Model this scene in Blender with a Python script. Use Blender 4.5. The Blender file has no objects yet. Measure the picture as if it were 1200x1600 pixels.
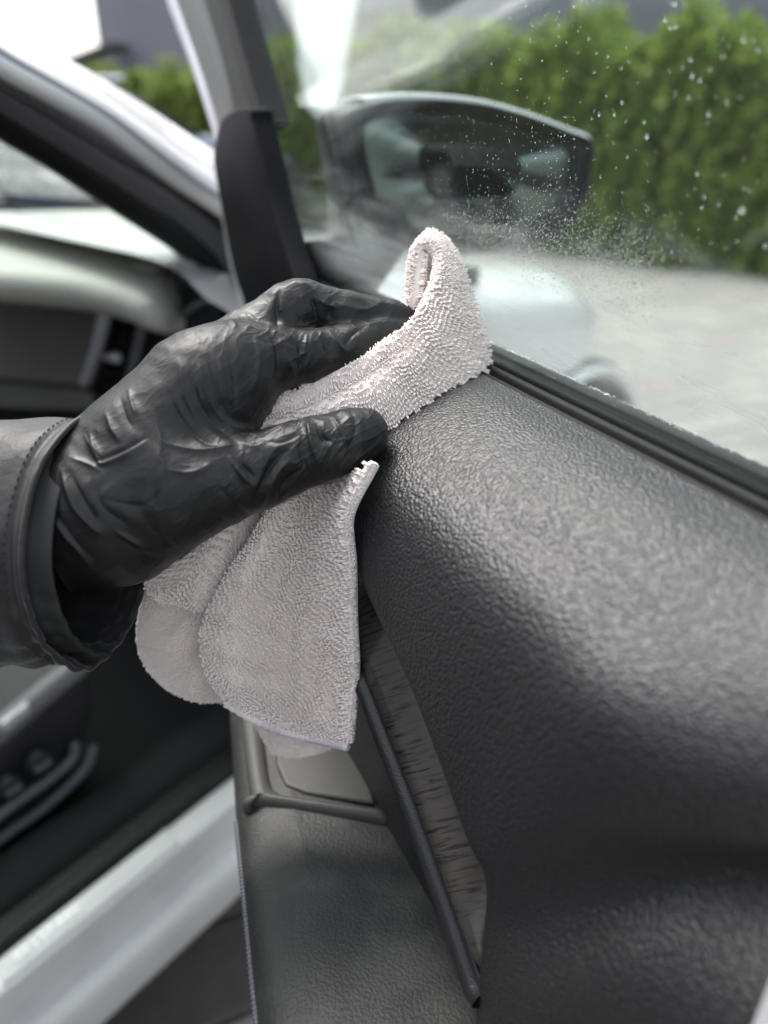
import bpy, math, random
import numpy as np
from mathutils import Matrix, Vector

random.seed(7)
RNG = np.random.default_rng(11)
SC = bpy.context.scene
COL = SC.collection

# ------------------------------------------------------------------ camera
F = 1200.0                      # focal length of the photograph, pixels of its 1200 x 1600 frame
PITCH = math.radians(27.7)
HC = 1.16                       # eye height
ZB = 1.045                      # beltline of the door
CP, SP = math.cos(PITCH), math.sin(PITCH)
cam = bpy.data.cameras.new("camera")
camo = bpy.data.objects.new("camera", cam)
COL.objects.link(camo)
camo.location = (0, 0, HC)
camo.rotation_euler = (math.pi / 2 - PITCH, 0, 0)
cam.sensor_fit = 'VERTICAL'
cam.sensor_height = 36.0
cam.sensor_width = 27.0
cam.lens = 27.0
cam.clip_start = 0.01
cam.clip_end = 500
cam.dof.use_dof = True
cam.dof.focus_distance = 0.335
cam.dof.aperture_fstop = 4.2
SC.camera = camo

# ------------------------------------------------------------------ sky, sun, exposure
SUN_EL, SUN_AZ = math.radians(60), math.radians(-38)    # azimuth clockwise from +Y
w = bpy.data.worlds.new("World")
SC.world = w
w.use_nodes = True
nt = w.node_tree
for n in list(nt.nodes):
    nt.nodes.remove(n)
sky = nt.nodes.new('ShaderNodeTexSky')
sky.sky_type = 'NISHITA'
sky.sun_disc = False
sky.sun_elevation = SUN_EL
sky.sun_rotation = SUN_AZ
sky.dust_density = 4.0
sky.air_density = 1.2
hsv = nt.nodes.new('ShaderNodeHueSaturation')
hsv.inputs['Saturation'].default_value = 0.34
bg = nt.nodes.new('ShaderNodeBackground')
bg.inputs['Strength'].default_value = 0.15
wo = nt.nodes.new('ShaderNodeOutputWorld')
nt.links.new(sky.outputs[0], hsv.inputs['Color'])
nt.links.new(hsv.outputs[0], bg.inputs['Color'])
nt.links.new(bg.outputs[0], wo.inputs['Surface'])
sl = bpy.data.lights.new("sun", 'SUN')
sl.energy = 0.8
sl.angle = math.radians(25)
sl.color = (1.0, 0.96, 0.9)
so = bpy.data.objects.new("sun", sl)
COL.objects.link(so)
sd = Vector((math.sin(SUN_AZ) * math.cos(SUN_EL), math.cos(SUN_AZ) * math.cos(SUN_EL), math.sin(SUN_EL)))
so.rotation_euler = (-sd).to_track_quat('-Z', 'Y').to_euler()
so.location = (2, -2, 6)
SC.view_settings.view_transform = 'Standard'
SC.view_settings.look = 'None'
SC.view_settings.exposure = 1.68
SC.view_settings.gamma = 1.0
SC.cycles.use_denoising = True
SC.cycles.max_bounces = 10
SC.cycles.transparent_max_bounces = 16
SC.cycles.sample_clamp_indirect = 6.0
SC.cycles.caustics_refractive = False
SC.cycles.caustics_reflective = False

# ------------------------------------------------------------------ frames of reference
V = lambda *a: np.array(a, float)
CAM = V(0, 0, HC)


def ray(px, py):                # direction of a sight line, unit depth along the lens axis
    x, u = (px - 600) / F, (800 - py) / F
    return V(x, u * SP + CP, u * CP - SP)


DU = V(-0.429, 0.903, 0)        # along the door towards its hinge
DN = V(0.903, 0.429, 0)         # out of the door
P3 = V(0.124, 0.219, 0)


def door(a, s, z):              # a along the door to the rear, s inwards from the pane, z from the beltline
    b = P3 + DU * (P3 @ -DU)    # point on the pane with a = 0
    return b - DU * a - DN * s + V(0, 0, ZB + z)


HP = V(-0.12, 0.78, 0)
CF = V(0.628, 0.778, 0)         # the car's forward
CW = V(-0.778, 0.628, 0)        # the car's inward


def car(f, i, z):               # f ahead of the hinge, i inwards from the flank, z above ground
    return HP + CF * f + CW * i + V(0, 0, z)


def on_door(px, py, s):         # the point of the door at depth s that a measured sight line meets
    d = ray(px, py)
    t = (s - (P3 - CAM) @ DN * 0 - ((P3 - CAM) @ DN)) / -(d @ DN) if False else (((P3 - CAM) @ DN) - s) / (d @ DN)
    return CAM + d * t


def on_car(px, py, i):
    d = ray(px, py)
    t = (i - (CAM - HP) @ CW) / (d @ CW)
    return CAM + d * t


def on_car_f(px, py, f):
    d = ray(px, py)
    t = (f - (CAM - HP) @ CF) / (d @ CF)
    return CAM + d * t


def on_z(px, py, z):
    d = ray(px, py)
    t = (z - HC) / d[2]
    return CAM + d * t


D0 = 0.325
K = D0 / F                      # metres per pixel at arm's length


def at(px, py, z=0.0):          # measured point at depth D0 + z*K
    return CAM + ray(px, py) * (D0 + z * K)


# ------------------------------------------------------------------ scene helpers
def tag(o, label=None, cat=None, group=None, kind=None):
    if label: o['label'] = label
    if cat: o['category'] = cat
    if group: o['group'] = group
    if kind: o['kind'] = kind
    return o


def empty(name, loc, label=None, cat=None, group=None):
    o = bpy.data.objects.new(name, None)
    o.empty_display_size = 0.1
    o.location = loc
    COL.objects.link(o)
    return tag(o, label, cat, group)


def world_of(o):
    b = Matrix.LocRotScale(o.location, o.rotation_euler, o.scale)
    return b if o.parent is None else world_of(o.parent) @ o.matrix_parent_inverse @ b


def link(name, me, mat, parent=None):
    o = bpy.data.objects.new(name, me)
    COL.objects.link(o)
    if mat and not me.materials:
        me.materials.append(mat)
    if parent:
        o.parent = parent
        m = world_of(parent)
        o.matrix_parent_inverse = m.inverted()
    return o


class MB:
    """collects vertices and faces of ONE mesh"""
    def __init__(s):
        s.v, s.f = [], []
        s.n = 0

    def add(s, v, f):
        v = np.asarray(v, float).reshape(-1, 3)
        f = [tuple(int(i) + s.n for i in q) for q in f]
        s.v.append(v); s.f += f; s.n += len(v)
        return s

    def build(s, name, mat, parent=None, smooth=True, loc=None):
        me = bpy.data.meshes.new(name)
        v = np.concatenate(s.v) if s.v else np.zeros((0, 3))
        if parent is None:
            loc = v[v[:, 2].argmin()] if loc is None else loc
            v = v - loc
        me.from_pydata(v.tolist(), [], s.f)
        if smooth:
            me.polygons.foreach_set('use_smooth', [True] * len(me.polygons))
        me.update()
        o = link(name, me, mat, parent)
        if parent is None:
            o.location = loc
        return o


def fast_mesh(name, v, quads, tris, mat, parent=None, smooth=True):
    me = bpy.data.meshes.new(name)
    nq, ntr = len(quads), len(tris)
    me.vertices.add(len(v))
    me.vertices.foreach_set('co', np.asarray(v, np.float32).ravel())
    me.loops.add(nq * 4 + ntr * 3)
    li = np.concatenate([np.asarray(quads, np.int32).ravel() if nq else np.zeros(0, np.int32),
                         np.asarray(tris, np.int32).ravel() if ntr else np.zeros(0, np.int32)])
    me.loops.foreach_set('vertex_index', li)
    me.polygons.add(nq + ntr)
    st = np.concatenate([np.arange(nq) * 4, nq * 4 + np.arange(ntr) * 3]).astype(np.int32)
    me.polygons.foreach_set('loop_start', st)
    me.polygons.foreach_set('use_smooth', np.full(nq + ntr, smooth))
    me.update(calc_edges=True)
    me.validate()
    return link(name, me, mat, parent)


def catmull(P, n, axis=0, closed=False):
    P = np.moveaxis(np.asarray(P, float), axis, 0)
    m = len(P)
    if closed:
        t = np.arange(n) / n * m
        i = np.floor(t).astype(int); u = t - i
        g = lambda k: P[(i + k) % m]
    else:
        t = np.linspace(0, m - 1, n)
        i = np.minimum(np.floor(t).astype(int), m - 2); u = t - i
        E = np.concatenate([[2 * P[0] - P[1]], P, [2 * P[-1] - P[-2]]])
        g = lambda k: E[np.clip(i + k + 1, 0, m + 1)]
    sh = (-1,) + (1,) * (P.ndim - 1)
    u = u.reshape(sh)
    a, b, c, d = g(-1), g(0), g(1), g(2)
    R = 0.5 * (2 * b + (c - a) * u + (2 * a - 5 * b + 4 * c - d) * u * u + (3 * b - a - 3 * c + d) * u ** 3)
    return np.moveaxis(R, 0, axis)


def grid_faces(n, m, closed_u=False, closed_v=False, off=0, flip=False):
    i, j = np.meshgrid(np.arange(n if closed_u else n - 1), np.arange(m if closed_v else m - 1), indexing='ij')
    i2, j2 = (i + 1) % n, (j + 1) % m
    q = np.stack([i * m + j, i2 * m + j, i2 * m + j2, i * m + j2], -1).reshape(-1, 4) + off
    return q[:, ::-1] if flip else q


def grid_normals(G):
    du = np.gradient(G, axis=0); dv = np.gradient(G, axis=1)
    n = np.cross(du, dv)
    return n / (np.linalg.norm(n, axis=-1, keepdims=True) + 1e-12)


def slab(mb, G, thick):
    """a closed shell from grid G, thickened along minus its normal"""
    n, m = G.shape[:2]
    N = grid_normals(G)
    B = G - N * thick
    f = list(map(tuple, grid_faces(n, m))) + list(map(tuple, grid_faces(n, m, off=n * m, flip=True)))
    o = n * m
    for i in range(n - 1):
        f.append((i * m, o + i * m, o + (i + 1) * m, (i + 1) * m))
        f.append((i * m + m - 1, (i + 1) * m + m - 1, o + (i + 1) * m + m - 1, o + i * m + m - 1))
    for j in range(m - 1):
        f.append((j, j + 1, o + j + 1, o + j))
        k = (n - 1) * m
        f.append((k + j, o + k + j, o + k + j + 1, k + j + 1))
    mb.add(np.concatenate([G.reshape(-1, 3), B.reshape(-1, 3)]), f)


def tube(mb, pts, r, n=10, cap=True, rs=None):
    P = np.asarray(pts, float)
    m = len(P)
    T = np.gradient(P, axis=0)
    T /= np.linalg.norm(T, axis=1, keepdims=True) + 1e-12
    up = V(0, 0, 1) if abs(T[0][2]) < 0.9 else V(1, 0, 0)
    rings = []
    for k in range(m):
        a = np.cross(T[k], up); a /= np.linalg.norm(a) + 1e-12
        b = np.cross(a, T[k])
        th = np.arange(n) / n * 2 * math.pi
        rr = r if rs is None else rs[k]
        rings.append(P[k] + rr * (np.cos(th)[:, None] * a + np.sin(th)[:, None] * b))
    f = list(map(tuple, grid_faces(m, n, closed_v=True)))
    if cap:
        f.append(tuple(range(n))); f.append(tuple(range((m - 1) * n, m * n))[::-1])
    mb.add(np.concatenate(rings), f)


def sweep(mb, A, prof_fn, closed=True):
    """rings prof_fn(a) -> points (m,3), one per a in A"""
    R = [np.asarray(prof_fn(a), float) for a in A]
    m = len(R[0])
    f = list(map(tuple, grid_faces(len(R), m, closed_v=closed)))
    if closed:
        f.append(tuple(range(m))[::-1]); f.append(tuple(range((len(R) - 1) * m, len(R) * m)))
    mb.add(np.concatenate(R), f)


def prism(mb, poly, vec):
    """polygon (n,3) extruded along vec"""
    P = np.asarray(poly, float); n = len(P)
    Q = P + np.asarray(vec, float)
    f = [tuple(range(n))[::-1], tuple(range(n, 2 * n))]
    f += [(i, (i + 1) % n, n + (i + 1) % n, n + i) for i in range(n)]
    mb.add(np.concatenate([P, Q]), f)


def box(mb, c, ax, ay, az):
    c, ax, ay, az = (np.asarray(q, float) for q in (c, ax, ay, az))
    v = [c + sx * ax + sy * ay + sz * az for sx in (-1, 1) for sy in (-1, 1) for sz in (-1, 1)]
    mb.add(v, [(0, 1, 3, 2), (4, 6, 7, 5), (0, 4, 5, 1), (2, 3, 7, 6), (0, 2, 6, 4), (1, 5, 7, 3)])


def bevel(o, wdt=0.002, seg=2):
    m = o.modifiers.new('bevel', 'BEVEL')
    m.width = wdt; m.segments = seg; m.limit_method = 'ANGLE'; m.angle_limit = math.radians(40)
    return o


# ------------------------------------------------------------------ materials
def mat(name, col, rough=0.5, metal=0.0, spec=0.5, bumps=(), var=None, sheen=0, coat=0, trans=0, ior=1.45, sss=0, roughvar=0):
    """bumps: (kind, scale, strength, distance); var: (scale, second colour, lo, hi)"""
    m = bpy.data.materials.new(name)
    m.use_nodes = True
    t = m.node_tree
    b = t.nodes['Principled BSDF']
    b.inputs['Base Color'].default_value = (*col, 1)
    b.inputs['Roughness'].default_value = rough
    b.inputs['Metallic'].default_value = metal
    b.inputs['Specular IOR Level'].default_value = spec
    b.inputs['IOR'].default_value = ior
    b.inputs['Transmission Weight'].default_value = trans
    b.inputs['Coat Weight'].default_value = coat
    b.inputs['Sheen Weight'].default_value = sheen
    b.inputs['Coat Roughness'].default_value = 0.05
    if sss:
        b.inputs['Subsurface Weight'].default_value = sss
        b.inputs['Subsurface Radius'].default_value = (.004, .003, .003)
    tc = t.nodes.new('ShaderNodeTexCoord')
    if var:
        nz = t.nodes.new('ShaderNodeTexNoise')
        nz.inputs['Scale'].default_value = var[0]
        nz.inputs['Detail'].default_value = 5
        rp = t.nodes.new('ShaderNodeMapRange')
        rp.inputs[1].default_value = var[2]; rp.inputs[2].default_value = var[3]
        mx = t.nodes.new('ShaderNodeMix'); mx.data_type = 'RGBA'
        mx.inputs['A'].default_value = (*col, 1); mx.inputs['B'].default_value = (*var[1], 1)
        t.links.new(tc.outputs['Object'], nz.inputs['Vector'])
        t.links.new(nz.outputs[0], rp.inputs[0])
        t.links.new(rp.outputs[0], mx.inputs['Factor'])
        t.links.new(mx.outputs['Result'], b.inputs['Base Color'])
        if roughvar:
            rr = t.nodes.new('ShaderNodeMapRange')
            rr.inputs[3].default_value = rough - roughvar; rr.inputs[4].default_value = rough + roughvar
            t.links.new(rp.outputs[0], rr.inputs[0]); t.links.new(rr.outputs[0], b.inputs['Roughness'])
    prev = None
    for kind, sc_, st, dist in bumps:
        if kind == 'noise':
            x = t.nodes.new('ShaderNodeTexNoise'); x.inputs['Detail'].default_value = 4
            out = x.outputs[0]
        elif kind == 'fine':
            x = t.nodes.new('ShaderNodeTexNoise'); x.inputs['Detail'].default_value = 1
            out = x.outputs[0]
        else:
            x = t.nodes.new('ShaderNodeTexVoronoi')
            x.feature = 'SMOOTH_F1' if kind == 'pebble' else 'DISTANCE_TO_EDGE'
            out = x.outputs['Distance']
        x.inputs['Scale'].default_value = sc_
        t.links.new(tc.outputs['Object'], x.inputs['Vector'])
        bp = t.nodes.new('ShaderNodeBump')
        bp.inputs['Strength'].default_value = st
        bp.inputs['Distance'].default_value = dist
        if kind == 'pebble':
            bp.invert = True
        t.links.new(out, bp.inputs['Height'])
        if prev:
            t.links.new(prev, bp.inputs['Normal'])
        prev = bp.outputs[0]
    if prev:
        t.links.new(prev, b.inputs['Normal'])
    return m


M = {}
M['white_paint'] = mat('white_paint', (.80, .80, .80), .25, coat=.6, bumps=[('noise', 900, .02, .0005)], var=(3, (.76, .76, .77), .3, .7))
M['sill_paint'] = mat('sill_paint', (.52, .53, .54), .3, coat=.5, bumps=[('noise', 900, .03, .0005)], var=(14, (.45, .455, .46), .45, .75))
M['shaded_aperture_paint'] = mat('shaded_aperture_paint', (.30, .30, .32), .4, bumps=[('noise', 500, .05, .0005)], var=(8, (.27, .27, .30), .3, .7))  # white flange paint with its shade put into the grey
M['switch_plastic'] = mat('switch_plastic', (.055, .056, .053), .5, bumps=[('fine', 1500, .2, .0004)], var=(9, (.065, .066, .06), .4, .7))
M['lip_plastic'] = mat('lip_plastic', (.014, .014, .016), .36, bumps=[('pebble', 1500, .35, .0005)], var=(40, (.018, .018, .02), .4, .7))
M['cap_plastic'] = mat('cap_plastic', (.022, .022, .026), .55, spec=.3, bumps=[('fine', 1800, .2, .0003)], var=(20, (.027, .027, .031), .4, .7))
M['sail_plastic'] = mat('sail_plastic', (.005, .005, .007), .7, spec=.15, bumps=[('fine', 1800, .2, .0003)], var=(20, (.009, .009, .011), .4, .7))
M['frame_grey'] = mat('frame_grey', (.06, .06, .064), .5, bumps=[('fine', 1500, .2, .0004)], var=(9, (.07, .07, .074), .4, .7))
M['rubber'] = mat('rubber', (.006, .006, .007), .6, spec=.3, bumps=[('fine', 1400, .25, .0006)], var=(60, (.011, .011, .011), .4, .7))
M['rubber_wet'] = mat('rubber_wet', (.02, .022, .023), .28, bumps=[('edge', 520, .6, .001), ('fine', 1500, .5, .001)], var=(240, (.10, .11, .11), .45, .7))
M['black_plastic'] = mat('black_plastic', (.009, .009, .011), .5, bumps=[('fine', 1800, .25, .0004)], var=(20, (.013, .013, .015), .4, .7))
M['dash_plastic'] = mat('dash_plastic', (.42, .42, .39), .5, bumps=[('fine', 1500, .2, .0004)], var=(9, (.46, .46, .43), .4, .7))
M['grey_plastic'] = mat('grey_plastic', (.12, .12, .135), .45, bumps=[('fine', 1500, .2, .0004)], var=(9, (.135, .135, .15), .4, .7))
M['satin_metal'] = mat('satin_metal', (.42, .42, .46), .38, metal=.2, bumps=[('fine', 2000, .05, .0002)], var=(30, (.37, .37, .41), .4, .7))
M['glovebox'] = mat('glovebox', (.125, .12, .115), .5, bumps=[('fine', 1500, .2, .0004)], var=(12, (.14, .135, .13), .4, .7))
M['carpet'] = mat('carpet', (.016, .0165, .018), .95, spec=.1, bumps=[('fine', 900, .8, .002)], var=(300, (.028, .028, .03), .4, .7))
M['tyre'] = mat('tyre', (.015, .015, .015), .8, bumps=[('fine', 300, .4, .002)], var=(40, (.022, .021, .02), .4, .7))
M['wall_grey'] = mat('wall_grey', (.20, .20, .235), .9, bumps=[('noise', 40, .3, .01)], var=(.6, (.23, .23, .26), .3, .7))
M['roof_tile'] = mat('roof_tile', (.12, .11, .115), .8, bumps=[('noise', 20, .4, .02)], var=(3, (.16, .15, .15), .3, .7))
M['blue_paint'] = mat('blue_paint', (.05, .075, .12), .25, coat=.6, var=(3, (.06, .085, .13), .3, .7))
M['dark_glass'] = mat('dark_glass', (.02, .025, .028), .05, spec=.6, var=(3, (.025, .03, .032), .3, .7))


def leather():
    m = mat('leather_grain', (.013, .0128, .0142), .49, spec=.88)
    t = m.node_tree; b = t.nodes['Principled BSDF']
    tc = t.nodes.new('ShaderNodeTexCoord')
    nz = t.nodes.new('ShaderNodeTexNoise'); nz.inputs['Scale'].default_value = 240; nz.inputs['Detail'].default_value = 2
    mx = t.nodes.new('ShaderNodeMix'); mx.data_type = 'RGBA'; mx.blend_type = 'LINEAR_LIGHT'
    mx.inputs['Factor'].default_value = 0.0008
    t.links.new(tc.outputs['Object'], nz.inputs['Vector'])
    t.links.new(tc.outputs['Object'], mx.inputs['A']); t.links.new(nz.outputs['Color'], mx.inputs['B'])
    vo = t.nodes.new('ShaderNodeTexVoronoi'); vo.feature = 'SMOOTH_F1'; vo.inputs['Scale'].default_value = 760
    vo.inputs['Smoothness'].default_value = .55
    t.links.new(mx.outputs['Result'], vo.inputs['Vector'])
    bp = t.nodes.new('ShaderNodeBump'); bp.invert = True
    bp.inputs['Strength'].default_value = .72; bp.inputs['Distance'].default_value = .0009
    t.links.new(vo.outputs['Distance'], bp.inputs['Height'])
    n2 = t.nodes.new('ShaderNodeTexNoise'); n2.inputs['Scale'].default_value = 2600; n2.inputs['Detail'].default_value = 1
    t.links.new(tc.outputs['Object'], n2.inputs['Vector'])
    b2 = t.nodes.new('ShaderNodeBump'); b2.inputs['Strength'].default_value = .2; b2.inputs['Distance'].default_value = .0003
    t.links.new(n2.outputs[0], b2.inputs['Height']); t.links.new(bp.outputs[0], b2.inputs['Normal'])
    t.links.new(b2.outputs[0], b.inputs['Normal'])
    return m


M['leather'] = leather()
M['armrest_leather'] = mat('armrest_leather', (.030, .031, .030), .55, bumps=[('pebble', 700, .4, .0008), ('fine', 2400, .15, .0003)], var=(38, (.065, .066, .062), .46, .75))
M['wood'] = None


def wood():
    m = mat('dark_ash', (.045, .042, .04), .24)
    t = m.node_tree; b = t.nodes['Principled BSDF']
    tc = t.nodes.new('ShaderNodeTexCoord')
    m0 = t.nodes.new('ShaderNodeMapping'); m0.inputs['Rotation'].default_value = (0, 0, math.radians(64.6))
    m1 = t.nodes.new('ShaderNodeMapping'); m1.inputs['Rotation'].default_value = (0, math.radians(-45), 0)
    mp = t.nodes.new('ShaderNodeMapping'); mp.inputs['Scale'].default_value = (700, 70, 70)
    nz = t.nodes.new('ShaderNodeTexNoise'); nz.inputs['Scale'].default_value = 1; nz.inputs['Detail'].default_value = 3
    nz.inputs['Distortion'].default_value = .6
    t.links.new(tc.outputs['Object'], m0.inputs['Vector']); t.links.new(m0.outputs[0], m1.inputs['Vector']); t.links.new(m1.outputs[0], mp.inputs['Vector']); t.links.new(mp.outputs[0], nz.inputs['Vector'])
    rp = t.nodes.new('ShaderNodeMapRange'); rp.inputs[1].default_value = .36; rp.inputs[2].default_value = .50
    t.links.new(nz.outputs[0], rp.inputs[0])
    mx = t.nodes.new('ShaderNodeMix'); mx.data_type = 'RGBA'
    mx.inputs['A'].default_value = (.020, .0185, .0175, 1); mx.inputs['B'].default_value = (.058, .053, .049, 1)
    t.links.new(rp.outputs[0], mx.inputs['Factor']); t.links.new(mx.outputs['Result'], b.inputs['Base Color'])
    bp = t.nodes.new('ShaderNodeBump'); bp.inputs['Strength'].default_value = .25; bp.inputs['Distance'].default_value = .0004
    t.links.new(nz.outputs[0], bp.inputs['Height']); t.links.new(bp.outputs[0], b.inputs['Normal'])
    return m


M['wood'] = wood()
M['glove'] = mat('nitrile', (.010, .010, .0105), .44, spec=.34, bumps=[('noise', 420, .15, .0006), ('fine', 1700, .10, .0003)], var=(40, (.013, .013, .0132), .4, .7), roughvar=.06)
M['jacket'] = mat('jacket_cloth', (.013, .0118, .012), .48, spec=.4, sheen=.2, bumps=[('noise', 90, .4, .003), ('fine', 2600, .25, .0003)], var=(30, (.017, .0155, .016), .4, .7))
M['jacket_trim'] = mat('jacket_trim', (.014, .015, .0145), .7, bumps=[('fine', 1800, .3, .0004)], var=(60, (.018, .019, .018), .4, .7))
M['terry'] = mat('terry', (.87, .79, .75), .95, spec=.1, sheen=.25, var=(35, (.81, .73, .69), .35, .7))
M['hem'] = mat('hem_thread', (.76, .71, .73), .9, spec=.1, bumps=[('fine', 1500, .5, .0006)], var=(35, (.72, .68, .70), .35, .7))


def pane(name, tint, haze_fn=None, rough=0.0):
    """thin glass sheet: see-through by Fresnel, with a veil of moisture where haze_fn says"""
    m = bpy.data.materials.new(name); m.use_nodes = True
    t = m.node_tree; t.nodes.clear()
    out = t.nodes.new('ShaderNodeOutputMaterial')
    tr = t.nodes.new('ShaderNodeBsdfTransparent'); tr.inputs[0].default_value = (*tint, 1)
    gl = t.nodes.new('ShaderNodeBsdfGlossy'); gl.inputs['Roughness'].default_value = rough
    gl.inputs[0].default_value = (1, 1, 1, 1)
    fr = t.nodes.new('ShaderNodeFresnel')
    geo = t.nodes.new('ShaderNodeNewGeometry')
    io = t.nodes.new('ShaderNodeMapRange'); io.inputs[3].default_value = 1.42; io.inputs[4].default_value = 1 / 1.42
    t.links.new(geo.outputs['Backfacing'], io.inputs[0]); t.links.new(io.outputs[0], fr.inputs[0])   # same air-to-glass step on both faces
    mx = t.nodes.new('ShaderNodeMixShader')
    t.links.new(fr.outputs[0], mx.inputs[0]); t.links.new(tr.outputs[0], mx.inputs[1]); t.links.new(gl.outputs[0], mx.inputs[2])
    last = mx.outputs[0]
    if haze_fn:
        fac = haze_fn(t)
        df = t.nodes.new('ShaderNodeBsdfDiffuse'); df.inputs[0].default_value = (.8, .8, .79, 1)
        tl = t.nodes.new('ShaderNodeBsdfTranslucent'); tl.inputs[0].default_value = (.8, .81, .79, 1)
        m2 = t.nodes.new('ShaderNodeMixShader'); m2.inputs[0].default_value = .5
        t.links.new(df.outputs[0], m2.inputs[1]); t.links.new(tl.outputs[0], m2.inputs[2])
        m3 = t.nodes.new('ShaderNodeMixShader')
        t.links.new(fac, m3.inputs[0]); t.links.new(last, m3.inputs[1]); t.links.new(m2.outputs[0], m3.inputs[2])
        last = m3.outputs[0]
    t.links.new(last, out.inputs[0])
    return m


def haze_window(t):
    # smeared wet film along the bottom of the pane; object space = metres, z up from the beltline
    tc = t.nodes.new('ShaderNodeTexCoord')
    sp = t.nodes.new('ShaderNodeSeparateXYZ'); t.links.new(tc.outputs['Object'], sp.inputs[0])
    mp = t.nodes.new('ShaderNodeMapping'); mp.inputs['Scale'].default_value = (22, 22, 60)
    nz = t.nodes.new('ShaderNodeTexNoise'); nz.inputs['Scale'].default_value = 1; nz.inputs['Detail'].default_value = 6
    nz.inputs['Distortion'].default_value = .8
    t.links.new(tc.outputs['Object'], mp.inputs['Vector']); t.links.new(mp.outputs[0], nz.inputs['Vector'])
    lo = t.nodes.new('ShaderNodeMapRange'); lo.interpolation_type = 'SMOOTHSTEP'
    lo.inputs[1].default_value = .085; lo.inputs[2].default_value = .02; lo.inputs[3].default_value = 0; lo.inputs[4].default_value = .21
    ad = t.nodes.new('ShaderNodeMath'); ad.operation = 'MULTIPLY_ADD'; ad.inputs[1].default_value = -.09
    t.links.new(nz.outputs[0], ad.inputs[0])
    sub = t.nodes.new('ShaderNodeMath'); sub.operation = 'ADD'; sub.inputs[1].default_value = .045
    t.links.new(sp.outputs['Z'], sub.inputs[0]); t.links.new(sub.outputs[0], ad.inputs[2])
    t.links.new(ad.outputs[0], lo.inputs[0])
    m2_ = t.nodes.new('ShaderNodeMapping'); m2_.inputs['Scale'].default_value = (12, 12, 260)
    n2_ = t.nodes.new('ShaderNodeTexNoise'); n2_.inputs['Scale'].default_value = 1; n2_.inputs['Detail'].default_value = 4; n2_.inputs['Distortion'].default_value = .5
    t.links.new(tc.outputs['Object'], m2_.inputs['Vector']); t.links.new(m2_.outputs[0], n2_.inputs['Vector'])
    r2_ = t.nodes.new('ShaderNodeMapRange'); r2_.inputs[1].default_value = .3; r2_.inputs[2].default_value = .7; r2_.inputs[3].default_value = .55; r2_.inputs[4].default_value = 1.5
    t.links.new(n2_.outputs[0], r2_.inputs[0])
    st2 = t.nodes.new('ShaderNodeMath'); st2.operation = 'MULTIPLY'
    t.links.new(lo.outputs[0], st2.inputs[0]); t.links.new(r2_.outputs[0], st2.inputs[1]); lo = st2
    ba = t.nodes.new('ShaderNodeMath'); ba.operation = 'ADD'; ba.inputs[1].default_value = .012
    t.links.new(lo.outputs[0], ba.inputs[0])
    gd = t.nodes.new('ShaderNodeMapRange'); gd.interpolation_type = 'SMOOTHSTEP'      # wiped clear along the seal
    gd.inputs[1].default_value = .006; gd.inputs[2].default_value = .022
    t.links.new(sp.outputs['Z'], gd.inputs[0])
    mu = t.nodes.new('ShaderNodeMath'); mu.operation = 'MULTIPLY'
    t.links.new(ba.outputs[0], mu.inputs[0]); t.links.new(gd.outputs[0], mu.inputs[1])
    return mu.outputs[0]


def haze_screen(t):
    tc = t.nodes.new('ShaderNodeTexCoord')
    nz = t.nodes.new('ShaderNodeTexNoise'); nz.inputs['Scale'].default_value = 30; nz.inputs['Detail'].default_value = 6
    t.links.new(tc.outputs['Object'], nz.inputs['Vector'])
    lo = t.nodes.new('ShaderNodeMapRange'); lo.inputs[1].default_value = .35; lo.inputs[2].default_value = .65
    lo.inputs[3].default_value = .10; lo.inputs[4].default_value = .3
    t.links.new(nz.outputs[0], lo.inputs[0])
    return lo.outputs[0]


M['window_pane'] = pane('window_pane', (.85, .90, .87), haze_window)
M['windscreen'] = pane('windscreen', (.88, .94, .90), haze_screen)
M['mirror'] = mat('mirror', (.20, .24, .23), .3, metal=1.0, var=(3, (.18, .22, .21), .4, .7))
M['water'] = mat('water', (1, 1, 1), .0, trans=1.0, ior=1.33)


_t = M['water'].node_tree                       # flat drops: partly a clear film, partly a lens
_tr = _t.nodes.new('ShaderNodeBsdfTransparent'); _mx = _t.nodes.new('ShaderNodeMixShader'); _mx.inputs[0].default_value = .38
_t.links.new(_t.nodes['Principled BSDF'].outputs[0], _mx.inputs[1]); _t.links.new(_tr.outputs[0], _mx.inputs[2])
_t.links.new(_mx.outputs[0], _t.nodes['Material Output'].inputs[0])


def foliage_mat(name, c1, c2):
    m = bpy.data.materials.new(name); m.use_nodes = True
    t = m.node_tree; b = t.nodes['Principled BSDF']
    g = t.nodes.new('ShaderNodeNewGeometry')
    mx = t.nodes.new('ShaderNodeMix'); mx.data_type = 'RGBA'
    mx.inputs['A'].default_value = (*c1, 1); mx.inputs['B'].default_value = (*c2, 1)
    t.links.new(g.outputs['Random Per Island'], mx.inputs['Factor'])
    t.links.new(mx.outputs['Result'], b.inputs['Base Color'])
    b.inputs['Roughness'].default_value = .6
    tl = t.nodes.new('ShaderNodeBsdfTranslucent')
    t.links.new(mx.outputs['Result'], tl.inputs[0])
    ms = t.nodes.new('ShaderNodeMixShader'); ms.inputs[0].default_value = .42
    t.links.new(b.outputs[0], ms.inputs[1]); t.links.new(tl.outputs[0], ms.inputs[2])
    t.links.new(ms.outputs[0], t.nodes['Material Output'].inputs[0])
    return m


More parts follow.
